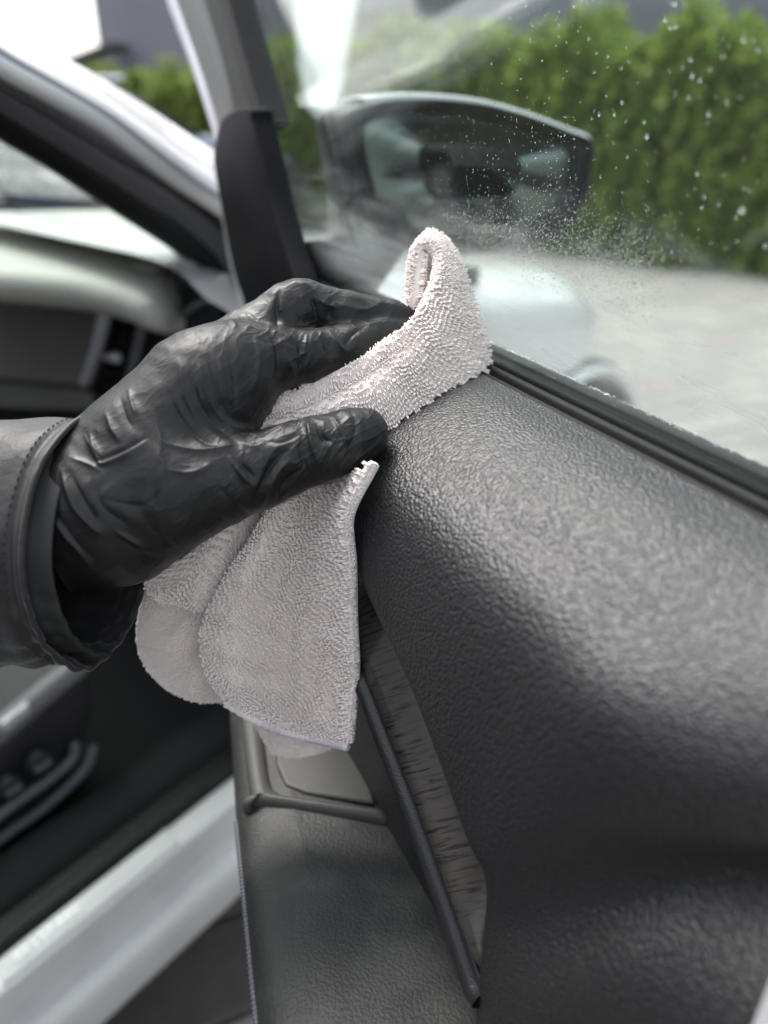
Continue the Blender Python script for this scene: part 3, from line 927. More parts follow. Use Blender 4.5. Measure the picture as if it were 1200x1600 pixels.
for (x, y, r) in ((54, 1184, .017), (8, 1222, .015)):
    m = MB(); c = si(x, y, .16); tube(m, [c + CW * .01, c - CW * .006, c - CW * .016, c - CW * .018], r, 28, rs=[r, r, r * .9, r * .7]); kb = m.build('height_knob', M['black_plastic'], seat)
    m = MB(); box(m, c - CW * .019, CF * r * .6, V(0, 0, r * .15), CW * .003); bevel(m.build('knob_ridge', M['grey_plastic'], kb, smooth=False), .001, 2)
for k, (x, y) in enumerate(((14, 1128), (34, 1112))):
    m = MB(); c = si(x, y, .136); box(m, c, CF * .008 + V(0, 0, .002), V(0, 0, .006), CW * .003); bevel(m.build('shield_mark', M['satin_metal'], seat, smooth=False), .001, 2)
m = MB()
Gs = np.array([[car(f, i, z) for i, z in ((.2, .50), (.19, .56), (.24, .60), (.45, .59), (.66, .60), (.71, .55))] for f in (-1.0, -.7, -.45, -.36, -.33)])
Gs[-1, :, 2] -= .05
slab(m, catmull(catmull(Gs, 24, 0), 24, 1), .04); m.build('cushion', M['jacket_trim'], seat)

# ------------------------------------------------------------------ the open door
DOORO = None
A0, A1 = -.60, -.058
m = MB()     # inner door skin, hidden behind the trim, white where it shows at the rear edge
sweep(m, [A0, -.2, A1 - .004], lambda a: [door(a, -.012, -.006), door(a, .008, -.012), door(a, .020, -.04), door(a, .03, -.3), door(a, .03, -.70), door(a, -.09, -.70), door(a, -.11, -.3), door(a, -.07, -.08)])
DOORO = m.build('front_door', M['white_paint'], CARO, smooth=False)
# painted rear edge of the door
m = MB()
sweep(m, [A1 - .002, A1 + .02], lambda a: [door(a, .064, -.03), door(a, .075, -.06), door(a, .08, -.3), door(a, .06, -.62), door(a, -.02, -.62), door(a, -.05, -.06)])
m.build('door_edge', M['white_paint'], DOORO, smooth=False)

# trim panel: control profile (s, z) per station a
ST = [
    (-.520, [(0.0100, 0.0010), (0.0340, 0.0010), (0.0540, -0.0040), (0.0700, -0.0140), (0.0780, -0.0260), (0.0680, -0.0370), (0.0530, -0.0420), (0.0330, -0.0460)]),
    (-.420, [(0.0100, 0.0010), (0.0340, 0.0010), (0.0560, -0.0050), (0.0740, -0.0170), (0.0840, -0.0330), (0.0740, -0.0440), (0.0590, -0.0490), (0.0390, -0.0530)]),
    (-.320, [(0.0100, 0.0010), (0.0350, 0.0000), (0.0600, -0.0070), (0.0800, -0.0210), (0.0910, -0.0410), (0.0810, -0.0520), (0.0660, -0.0570), (0.0460, -0.0610)]),
    (-.272, [(0.0100, 0.0010), (0.0350, 0.0000), (0.0610, -0.0080), (0.0820, -0.0240), (0.0930, -0.0490), (0.0830, -0.0600), (0.0680, -0.0650), (0.0480, -0.0690)]),
    (-.254, [(0.0100, 0.0010), (0.0350, 0.0000), (0.0620, -0.0090), (0.0835, -0.0250), (0.0930, -0.0635), (0.0830, -0.0745), (0.0680, -0.0795), (0.0480, -0.0835)]),
    (-.214, [(0.0100, 0.0010), (0.0350, -0.0010), (0.0620, -0.0110), (0.0835, -0.0290), (0.0930, -0.0810), (0.0830, -0.0920), (0.0680, -0.0970), (0.0480, -0.1010)]),
    (-.181, [(0.0100, 0.0010), (0.0350, -0.0020), (0.0610, -0.0130), (0.0830, -0.0345), (0.0930, -0.1030), (0.0830, -0.1140), (0.0680, -0.1190), (0.0480, -0.1230)]),
    (-.159, [(0.0100, 0.0010), (0.0350, -0.0020), (0.0600, -0.0140), (0.0820, -0.0365), (0.0920, -0.1180), (0.0870, -0.1340), (0.0780, -0.1480), (0.0580, -0.1520)]),
    (-.146, [(0.0100, 0.0010), (0.0350, -0.0030), (0.0600, -0.0150), (0.0810, -0.0360), (0.0895, -0.0980), (0.0900, -0.1450), (0.0940, -0.1900), (0.0900, -0.3300)]),
    (-.124, [(0.0100, 0.0010), (0.0340, -0.0040), (0.0590, -0.0170), (0.0785, -0.0350), (0.0830, -0.0740), (0.0800, -0.1150), (0.0980, -0.1850), (0.0940, -0.3250)]),
    (-.100, [(0.0100, 0.0010), (0.0340, -0.0050), (0.0560, -0.0180), (0.0690, -0.0360), (0.0710, -0.0600), (0.0660, -0.0880), (0.0880, -0.1400), (0.0840, -0.2800)]),
    (-.080, [(0.0100, 0.0010), (0.0320, -0.0060), (0.0480, -0.0170), (0.0580, -0.0310), (0.0580, -0.0500), (0.0530, -0.0720), (0.0800, -0.1220), (0.0760, -0.2620)]),
    (-.058, [(0.0100, 0.0010), (0.0300, -0.0060), (0.0420, -0.0160), (0.0500, -0.0270), (0.0500, -0.0440), (0.0460, -0.0620), (0.0750, -0.1080), (0.0710, -0.2480)]),
]
def panel_grid(nu, nv):
    C = np.array([[(a, s, z) for s, z in p] for a, p in ST])
    # stations are unevenly spaced: resample along a
    aa = C[:, 0, 0]
    dense = catmull(C, 400, 0)
    C2 = []
    for a in np.linspace(aa[0], aa[-1], nu):
        k = np.abs(dense[:, 0, 0] - a).argmin()
        r_ = dense[k].copy(); r_[:, 0] = a
        C2.append(r_)
    C2 = np.array(C2)
    ker = np.array([1, 2, 3, 2, 1]) / 9
    sm = C2.copy()
    for d_ in range(-2, 3):
        pass
    pad = np.concatenate([C2[:1]] * 2 + [C2] + [C2[-1:]] * 2)
    sm = sum(ker[k] * pad[k:k + len(C2)] for k in range(5))
    D_ = catmull(sm, nv, 1)
    P = np.empty_like(D_)
    b0 = door(0, 0, 0)
    P = b0 - DU * D_[..., :1] - DN * D_[..., 1:2] + V(0, 0, 1) * D_[..., 2:3]
    return P


PG = panel_grid(180, 90)
m = MB(); slab(m, PG, .002); m.build('trim_panel', M['leather'], DOORO)

# wood strip, lip and lower panel (swept along the door)
sA = np.array([-.52, -.42, -.32, -.272, -.263, -.236, -.199, -.164, -.154, -.147])
sT = np.array([-.040, -.050, -.058, -.066, -.074, -.090, -.112, -.138, -.160, -.183])     # tucked behind the panel
sB = np.array([-.082, -.090, -.096, -.102, -.105, -.1216, -.144, -.170, -.179, -.185])
def sint(a, T): return float(np.interp(a, sA, T))
AA = np.linspace(-.52, -.147, 60)
Gw = np.array([[door(a, s, z) for s, z in ((.064, sint(a, sT)), (.078, sint(a, sT) * .6 + sint(a, sB) * .4), (.094, sint(a, sB)))] for a in AA])
m = MB(); slab(m, catmull(Gw, 10, 1), .004); m.build('wood_strip', M['wood'], DOORO)
def lipsec(a):
    b = sint(a, sB)
    wdt = np.interp(a, [-.3, -.147, -.10], [.007, .007, .004])
    return [door(a, .093, b - .004), door(a, .0942, b + .0008), door(a, .0955, b + .0015), door(a, .0970, b - .001), door(a, .095 + wdt * .7, b - .003),
            door(a, .095 + wdt * .9, b - .007), door(a, .092 + wdt * .5, b - .011), door(a, .086, b - .013)]
m = MB(); sweep(m, np.linspace(-.52, -.142, 70), lambda a: catmull(np.array(lipsec(a)), 30, closed=True)); m.build('trim_lip', M['lip_plastic'], DOORO)
m = MB()
G = np.array([[door(a, .086, min(sint(a, sB) - .008, -.08)), door(a, .080, min(sint(a, sB) - .022, -.10)), door(a, .078, -.20), door(a, .084, -.30), door(a, .08, -.6)] for a in np.linspace(-.52, -.064, 40)])
slab(m, catmull(G, 30, 1), .004); m.build('lower_panel', M['leather'], DOORO)

# armrest
ZA = ZB - .222
Lp = [(352, 1040), (358, 1120), (366, 1260), (380, 1400), (400, 1600), (425, 1800)]
rows = []
for x, y in Lp:
    e = on_z(x, y, ZA)
    s_e = -(e - P3) @ DN; a_e = (e @ -DU)
    zz = -.222
    rows.append([door(a_e + .035, .07, zz + .001), door(a_e + .03, s_e * .55 + .035, zz + .003), door(a_e + .012, s_e - .026, zz + .003), door(a_e + .003, s_e - .010, zz), door(a_e, s_e - .002, zz - .008), door(a_e, s_e, zz - .022), door(a_e, s_e - .006, zz - .06), door(a_e, s_e - .03, zz - .11)])
G = catmull(catmull(np.array(rows), 60, 0), 50, 1)
m = MB(); slab(m, G, -.004); arm = m.build('armrest', M['armrest_leather'], DOORO)
P = catmull(np.array([rw[4] - DN * .002 + V(0, 0, -.004) for rw in rows[2:]]), 240)
m = MB(); P = catmull(P, 900); tube(m, P, .0016, 8, rs=.0014 + .0003 * np.sin(np.arange(900) * .55)); m.build('piping', M['grey_plastic'], DOORO)
# switch surround ahead of the armrest pad
def az(px, py, dz=0): return on_z(px, py, ZA + .004 + dz)
outer = [az(376, 1120), az(392, 1246), az(398, 1252), az(606, 1284), az(612, 1240), az(560, 1120)]
inner = [az(408, 1120), az(420, 1216), az(436, 1240), az(470, 1250), az(592, 1266), az(594, 1240), az(548, 1120)]
def ring_(mb, o_, i_, h):
    n = 60
    O = catmull(np.array(o_), n); I = catmull(np.array(i_), n)
    G = np.stack([O - V(0, 0, .006), O, O * .7 + I * .3 + V(0, 0, h), I * .7 + O * .3 + V(0, 0, h), I, I - V(0, 0, .01)], 1)
    slab(mb, catmull(G, 16, 1), .001)
m = MB(); ring_(m, outer[:4], inner[:5], .003); m.build('switch_surround', M['switch_plastic'], DOORO)
m = MB(); prism(m, [az(402, 1118, -.002), az(418, 1222, -.002), az(436, 1244, -.002), az(598, 1268, -.002), az(560, 1118, -.002)], V(0, 0, -.004)); m.build('switch_tray', M['black_plastic'], DOORO, smooth=False)
m = MB(); prism(m, [az(424, 1118, .001), az(432, 1196, .001), az(446, 1226, .001), az(478, 1238, .001), az(586, 1254, .001), az(550, 1118, .001)], V(0, 0, -.004)); bevel(m.build('switch_plate', M['switch_plastic'], DOORO, smooth=False), .003, 3)

# beltline weatherstrips
AB = np.linspace(-.57, -.062, 60)
m = MB(); sweep(m, AB, lambda a: catmull(np.array([door(a, s, z) for s, z in ((.011, -.004), (.0115, .002), (.0095, .0035), (.0078, .0012), (.0062, .0005), (.0050, .0040), (.0026, .0048), (.0008, .0022), (.0012, -.006))]), 36, closed=True)); m.build('inner_weatherstrip', M['rubber'], DOORO)
m = MB(); sweep(m, AB, lambda a: catmull(np.array([door(a, s, z) for s, z in ((-.0045, -.006), (-.0048, .0015), (-.0075, .0035), (-.011, .0025), (-.013, .0048), (-.018, .0050), (-.022, .002), (-.023, -.008))]), 36, closed=True)); m.build('outer_weatherstrip', M['rubber'], DOORO)

# window frame (front raked bar) and mirror sail cover
def fr(px, py, s): return on_door(px, py, s)
def bar(pl_, pr_, s0, depth, name, mt, n=30):
    L_ = catmull(np.array([fr(x, y, s0) for x, y in pl_]), n); R_ = catmull(np.array([fr(x, y, s0) for x, y in pr_]), n)
    mb = MB()
    rings = [[L_[k] , L_[k] * .8 + R_[k] * .2 - DN * .003, L_[k] * .2 + R_[k] * .8 - DN * .003, R_[k], R_[k] + DN * depth, L_[k] + DN * depth] for k in range(n)]
    sweep(mb, range(n), lambda k: rings[k])
    return bevel(mb.build(name, mt, DOORO, smooth=False), .0015, 2)
bar([(182, -260), (218, -130), (262, 0), (310, 130), (348, 245)], [(196, -260), (230, -130), (274, 0), (320, 130), (354, 243)], .014, .03, 'frame_edge', M['satin_metal'])
bar([(197, -260), (231, -130), (275, 0), (321, 130), (355, 243)], [(232, -260), (276, -130), (318, 0), (352, 110), (378, 220)], .018, .03, 'window_frame', M['frame_grey'])
bar([(233, -260), (277, -130), (319, 0), (353, 110), (379, 220)], [(278, -260), (320, -130), (356, 0), (384, 100), (410, 190)], .016, .022, 'run_channel', M['rubber'])
bar([(279, -260), (321, -130), (357, 0), (385, 100), (411, 190)], [(284, -260), (326, -130), (361, 0), (389, 100), (415, 190)], .008, .01, 'run_channel_lip', M['grey_plastic'])
# roof rail of the window frame
TOPZ = on_door(230, -260, .016)[2] - ZB
a_top = on_door(230, -260, .016) @ -DU
m = MB(); sweep(m, np.linspace(a_top - .01, -.1, 10), lambda a: [door(a, s, z + .06 * (a - a_top)) for s, z in ((.018, TOPZ - .03), (.024, TOPZ), (.018, TOPZ + .03), (-.02, TOPZ + .03), (-.02, TOPZ - .03))]); m.build('window_frame_rail', M['shaded_aperture_paint'], DOORO, smooth=False)
sail = [(354, 256), (358, 215), (368, 186), (388, 172), (414, 168), (430, 190), (444, 246), (462, 322), (484, 396), (500, 446), (494, 476), (420, 486), (398, 462), (384, 420), (370, 350)]
rim_s = catmull(np.array([fr(x + 10 * (x < 420), y, .011) for x, y in sail]), 60, closed=True)
m = MB(); prism(m, rim_s, -DN * .017); bevel(m.build('sail_cover', M['sail_plastic'], DOORO), .005, 4)

# window pane
org = door(-.3, 0, 0)
def gp(px, py): 
    q = on_door(px, py, 0); return q
pf = [on_door(x, y, 0) for x, y in ((478, 470), (440, 330), (404, 200), (345, 0), (290, -160), (236, -330))]
poly = pf + [door(-.075, 0, .42), door(-.066, 0, -.03), door(-.58, 0, -.03)]
me = bpy.data.meshes.new('window_pane')
mb = MB(); prism(mb, [p - org for p in poly], DN * .004)
me.from_pydata(np.concatenate(mb.v).tolist(), [], mb.f); me.materials.append(M['window_pane'])
wp = link('window_pane', me, None, DOORO); wp.location = org

# door mirror -----------------------------------------------------------------
UM = .628
def mp_(px, py, du=0.0):          # on the mirror's plane, square to the door
    d = ray(px, py); t = (UM + du - CAM @ DU) / (d @ DU); return CAM + d * t
ol = [(528, 190), (560, 166), (620, 155), (690, 155), (760, 163), (830, 182), (890, 205), (926, 222), (924, 262), (912, 312), (880, 356), (830, 384), (740, 398), (650, 396), (585, 372), (550, 318), (534, 250)]
O = catmull(np.array([mp_(x, y) for x, y in ol]), 90, closed=True)
cO = O.mean(0)
sh_ = lambda k, du: cO + (O - cO) * k + DU * du
G = catmull(np.stack([sh_(.93, .014), sh_(.95, .002), sh_(.985, -.004), sh_(1.0, .006), sh_(1.01, .03), sh_(.96, .06), sh_(.80, .085), sh_(.5, .098), sh_(.1, .102)], 1), 44, 1)
m = MB(); f_ = list(map(tuple, grid_faces(90, 44, closed_u=True))) + [tuple(k * 44 + 43 for k in range(90))[::-1]]
m.add(G.reshape(-1, 3), f_); mir = m.build('mirror_housing', M['black_plastic'], DOORO)
# painted cap over the upper back of the housing
cap = np.stack([sh_(1.000, .010), sh_(1.012, .008), sh_(1.024, .014), sh_(1.03, .03), sh_(.985, .062), sh_(.82, .089), sh_(.52, .102)], 1)
order = list(range(7, 47))
m = MB(); slab(m, catmull(cap[order], 30, 1), -.003); m.build('mirror_cap', M['white_paint'], DOORO)
m = MB()
G = catmull(np.stack([sh_(.945, .006), sh_(.92, .003), sh_(.86, .012), sh_(.80, .016), sh_(.3, .017)], 1), 20, 1)
m.add(G.reshape(-1, 3), list(map(tuple, grid_faces(90, 20, closed_u=True, flip=True))) + [tuple(k * 20 + 19 for k in range(90))]); m.build('mirror_bezel', M['black_plastic'], DOORO)
gl_ = [(566, 205), (585, 185), (640, 178), (700, 180), (770, 192), (850, 215), (890, 240), (884, 290), (866, 330), (820, 356), (740, 366), (650, 360), (600, 335), (575, 270)]
Q = catmull(np.array([mp_(x, y, .010) for x, y in gl_]), 60, closed=True)
cQ = Q.mean(0); tilt = -DN * .0
G = np.stack([Q + DU * .004, Q, Q * .97 + cQ * .03 - DU * .0015, Q * .5 + cQ * .5 - DU * .003], 1)
m = MB(); m.add(G.reshape(-1, 3), list(map(tuple, grid_faces(60, 4, closed_u=True, flip=True))) + [tuple(k * 4 + 3 for k in range(60))]); m.build('mirror_glass', M['mirror'], DOORO)
# mirror foot
m = MB(); tube(m, [mp_(590, 350, .03), mp_(560, 410, .01), on_door(520, 440, -.015), on_door(500, 450, .0)], .02, 16, rs=[.034, .028, .03, .034]); m.build('mirror_foot', M['black_plastic'], DOORO)

# water drops on the pane --------------------------------------------------------
def drops():
    rg = np.random.default_rng(5)
    items = []
    big = [(1040, 30), (1048, 42), (1056, 40), (1078, 92), (1130, 88), (1185, 78), (1162, 62), (1160, 60), (1110, 108), (1094, 125), (1082, 118), (1076, 152), (1136, 158), (1107, 178), (1162, 330), (1156, 330), (1100, 308), (1097, 325), (1160, 325), (1150, 340), (1089, 271), (978, 189), (1010, 213), (962, 262), (938, 276), (980, 245), (947, 150), (972, 160), (936, 178), (932, 82), (950, 88), (982, 96), (920, 60), (970, 106), (928, 112), (1006, 190), (960, 178), (972, 158), (897, 10), (1055, 5), (860, 288), (870, 250), (889, 250), (1012, 212), (1196, 385), (840, 180), (807, 170), (812, 92), (795, 76), (768, 99), (725, 110), (700, 40), (660, 22)]
    for x, y in big: items.append((x, y, rg.uniform(.00038, .00065) * (1 + .3 * (x > 1000))))
    for _ in range(330):
        x, y = rg.uniform(530, 1190), rg.uniform(0, 380)
        if rg.random() < .55 and x > 930: continue
        items.append((x, y, rg.uniform(.0002, .00045)))
    for _ in range(1900):
        x = rg.normal(900, 90); y = rg.normal(352, 34) + (x - 820) * .22
        if y > 480 or x < 690: continue
        items.append((x, y, rg.uniform(.0001, .0003)))
    for _ in range(2600):                     # frosted rim of the wiped film
        t_ = rg.random(); x = 700 + 320 * t_ + rg.normal(0, 16); y = 350 + 95 * t_ ** 1.2 + rg.normal(0, 20 + 16 * t_)
        items.append((x, y, rg.uniform(.00014, .00036)))
    for _ in range(500):
        x = rg.uniform(540, 900); y = rg.uniform(180, 390)
        items.append((x, y, rg.uniform(.00015, .0004)))
    beads = [(rg.uniform(-.42, -.07), rg.uniform(-.0215, -.0125), rg.uniform(.0002, .0007)) for _ in range(1500)]
    th = np.arange(8) / 8 * 2 * math.pi
    EZ = V(0, 0, 1)
    vs, qs, ts = [], [], []
    n = 0
    for x, y, r in items:
        c = on_door(x, y, -.0041)
        el = rg.uniform(.85, 1.35)
        jit = 1 + rg.uniform(-.12, .12, 8)
        for rr, h in ((1.0, 0.0), (.86, .2), (.5, .36)):
            vs.append(c + r * rr * (jit * np.cos(th))[:, None] * DU + r * rr * el * (jit * np.sin(th))[:, None] * EZ + DN * r * h)
        vs.append((c + DN * r * .42)[None])
        for k in range(2):
            for j in range(8):
                j2 = (j + 1) % 8
                qs.append((n + k * 8 + j, n + k * 8 + j2, n + k * 8 + 8 + j2, n + k * 8 + 8 + j))
        for j in range(8):
            ts.append((n + 16 + j, n + 16 + (j + 1) % 8, n + 24))
        for j in range(1, 7):
            ts.append((n, n + j + 1, n + j))
        n += 25
    for a_, s_, r in beads:                  # beads standing on the outer seal
        c = door(a_, s_, .0044 + .0004 * math.cos((s_ + .017) * 500))
        for rr, h in ((1.0, -.2), (.86, .4), (.5, .75)):
            vs.append(c + r * rr * np.cos(th)[:, None] * DU + r * rr * np.sin(th)[:, None] * DN + EZ * r * h)
        vs.append((c + EZ * r * .85)[None])
        for k in range(2):
            for j in range(8):
                j2 = (j + 1) % 8
                qs.append((n + k * 8 + j, n + k * 8 + j2, n + k * 8 + 8 + j2, n + k * 8 + 8 + j))
        for j in range(8):
            ts.append((n + 16 + j, n + 16 + (j + 1) % 8, n + 24))
        for j in range(1, 7):
            ts.append((n, n + j + 1, n + j))
        n += 25
    o = fast_mesh('water_drops', np.concatenate(vs), qs, ts, M['water'], None)
    tag(o, 'clear water drops and fine spray clinging to the door window', 'water', kind='stuff')


drops()

# ------------------------------------------------------------------ gloved hand (one continuous skin from a distance field)
def surface_nets(Fv, org_, h):
    nx, ny, nz = Fv.shape
    ins = Fv < 0
    s = np.zeros((nx - 1, ny - 1, nz - 1, 3)); cnt = np.zeros((nx - 1, ny - 1, nz - 1))
    cs = lambda A, a, b, c: A[a:nx - 1 + a, b:ny - 1 + b, c:nz - 1 + c]
    E = [((0, 0, 0), (1, 0, 0)), ((0, 1, 0), (1, 1, 0)), ((0, 0, 1), (1, 0, 1)), ((0, 1, 1), (1, 1, 1)),
         ((0, 0, 0), (0, 1, 0)), ((1, 0, 0), (1, 1, 0)), ((0, 0, 1), (0, 1, 1)), ((1, 0, 1), (1, 1, 1)),
         ((0, 0, 0), (0, 0, 1)), ((1, 0, 0), (1, 0, 1)), ((0, 1, 0), (0, 1, 1)), ((1, 1, 0), (1, 1, 1))]
    for p, q in E:
        a, b = cs(Fv, *p), cs(Fv, *q)
        mk = (a < 0) != (b < 0)
        t = np.where(mk, a / np.where(mk, a - b, 1), 0)
        for ax in range(3):
            s[..., ax] += np.where(mk, p[ax] + t * (q[ax] - p[ax]), 0)
        cnt += mk
    mk = cnt > 0
    idx = -np.ones(mk.shape, int); idx[mk] = np.arange(mk.sum())
    base = np.stack(np.nonzero(mk), 1)
    v = org_ + h * (base + s[mk] / cnt[mk][:, None])
    qs = []
    for ax in range(3):
        sl0 = [slice(1, -1)] * 3; sl1 = [slice(1, -1)] * 3
        sl0[ax] = slice(0, -1); sl1[ax] = slice(1, None)
        a, b = ins[tuple(sl0)], ins[tuple(sl1)]
        ch = np.stack(np.nonzero(a != b), 1)
        fl = a[tuple(ch.T)]
        ch = ch + 1; ch[:, ax] -= 1
        o1, o2 = (ax + 1) % 3, (ax + 2) % 3
        def g_(d1, d2):
            c = ch.copy(); c[:, o1] += d1; c[:, o2] += d2
            return idx[tuple(c.T)]
        q = np.stack([g_(-1, -1), g_(0, -1), g_(0, 0), g_(-1, 0)], 1)
        q[~fl] = q[~fl][:, ::-1]
        qs.append(q)
    return v, np.concatenate(qs)


def hp(px, py, z):               # sculpting space: pixels at arm's length, x right, y down, z away
    k = 1 + z / F
    return V(600 + (px - 600) * k, 800 + (py - 800) * k, z)


def hworld(p):
    x = (p[:, 0] - 600) * K; u = (800 - p[:, 1]) * K; d = D0 + p[:, 2] * K
    return CAM + np.stack([x, u * SP + d * CP, u * CP - d * SP], 1)


def smin(a, b, k):
    h = np.clip(.5 + .5 * (b - a) / k, 0, 1)
    return b * (1 - h) + a * h - k * h * (1 - h)


def cone(X, a, b, ra, rb):
    ab = b - a; L2 = ab @ ab
    t = np.clip(((X - a) @ ab) / L2, 0, 1)
    d = np.linalg.norm(X - a - t[..., None] * ab, axis=-1)
    return d - (ra + (rb - ra) * t)


CHAINS = [   # (blend, [(px, py, z, r), ...])
    (30, [(-40, 850, 0, 100), (60, 834, -2, 96), (150, 792, 2, 104), (240, 708, 8, 111), (318, 616, 16, 98), (352, 590, 20, 84)]),
    (40, [(150, 790, 20, 120), (250, 730, 70, 120), (330, 640, 100, 100)]),
    (26, [(345, 592, 18, 80), (392, 562, 26, 56), (432, 560, 34, 47)]),                       # index knuckle
    (12, [(432, 560, 34, 45), (480, 556, 48, 41), (540, 546, 72, 38)]),
    (10, [(540, 546, 72, 38), (590, 534, 108, 36), (650, 530, 142, 33), (690, 520, 165, 29)]),
    (26, [(330, 590, 70, 80), (388, 536, 84, 52), (452, 488, 88, 44)]),                       # middle finger
    (10, [(452, 488, 88, 43), (474, 478, 90, 40), (540, 492, 104, 37), (610, 500, 132, 31), (650, 512, 156, 27)]),
    (26, [(320, 620, 130, 76), (400, 560, 142, 46), (462, 520, 146, 40), (540, 540, 150, 36), (610, 575, 150, 30)]),   # ring
    (26, [(300, 660, 160, 66), (380, 600, 180, 40), (440, 570, 184, 34), (500, 590, 184, 31), (555, 620, 180, 26)]),   # little
    (36, [(190, 800, -16, 112), (270, 765, -26, 96), (330, 750, -32, 74)]),                   # ball of the thumb
    (24, [(330, 750, -32, 72), (400, 738, -34, 60), (452, 716, -32, 54)]),
    (10, [(452, 716, -32, 52), (490, 704, -26, 52), (512, 698, -22, 49)]),
    (8, [(512, 698, -22, 48), (545, 686, -12, 47), (566, 680, -4, 42)]),
    (30, [(318, 716, -4, 40), (338, 668, 4, 34), (352, 626, 10, 40)]),                        # web
]


def glove():
    h = 2.9
    lo, hi_ = V(-110, 380, -170), V(740, 960, 270)
    dims = np.ceil((hi_ - lo) / h).astype(int)
    ax = [lo[i] + h * np.arange(dims[i]) for i in range(3)]
    X = np.stack(np.meshgrid(*ax, indexing='ij'), -1)
    Fv = None
    for k, ch in CHAINS:
        g_ = None
        for (x0, y0, z0, r0), (x1, y1, z1, r1) in zip(ch[:-1], ch[1:]):
            c = cone(X, hp(x0, y0, z0), hp(x1, y1, z1), r0 * (1 + z0 / F), r1 * (1 + z1 / F))
            g_ = c if g_ is None else smin(g_, c, 8)
        Fv = g_ if Fv is None else smin(Fv, g_, k)
    Fv = np.maximum(Fv, (lo[0] + 2 * h) - X[..., 0])
    v, q = surface_nets(Fv, lo, h)
    # relax
    for _ in range(3):
        acc = np.zeros_like(v); cn = np.zeros(len(v))
        for j in range(4):
            np.add.at(acc, q[:, j], v[q[:, (j + 1) % 4]] + v[q[:, j - 1]]); np.add.at(cn, q[:, j], 2)
        v = .5 * v + .5 * acc / cn[:, None]
    return v, q


def vnormals(v, q):
    n = np.cross(v[q[:, 2]] - v[q[:, 0]], v[q[:, 3]] - v[q[:, 1]])
    N = np.zeros_like(v)
    for j in range(4): np.add.at(N, q[:, j], n)
    return N / (np.linalg.norm(N, axis=1, keepdims=True) + 1e-9)


def subdiv_quads(v, q):
    """one linear split of every quad"""
    e = np.concatenate([np.sort(q[:, [j, (j + 1) % 4]], 1) for j in range(4)])
    ue, inv = np.unique(e, axis=0, return_inverse=True)
    inv = inv.reshape(-1)
    n = len(v); ne = len(ue); nq = len(q)
    ev = v[ue].mean(1); fv = v[q].mean(1)
    E_ = n + inv.reshape(4, nq); c = n + ne + np.arange(nq)
    out = [np.stack([q[:, j], E_[j], c, E_[j - 1]], 1) for j in range(4)]
    return np.concatenate([v, ev, fv]), np.concatenate(out)


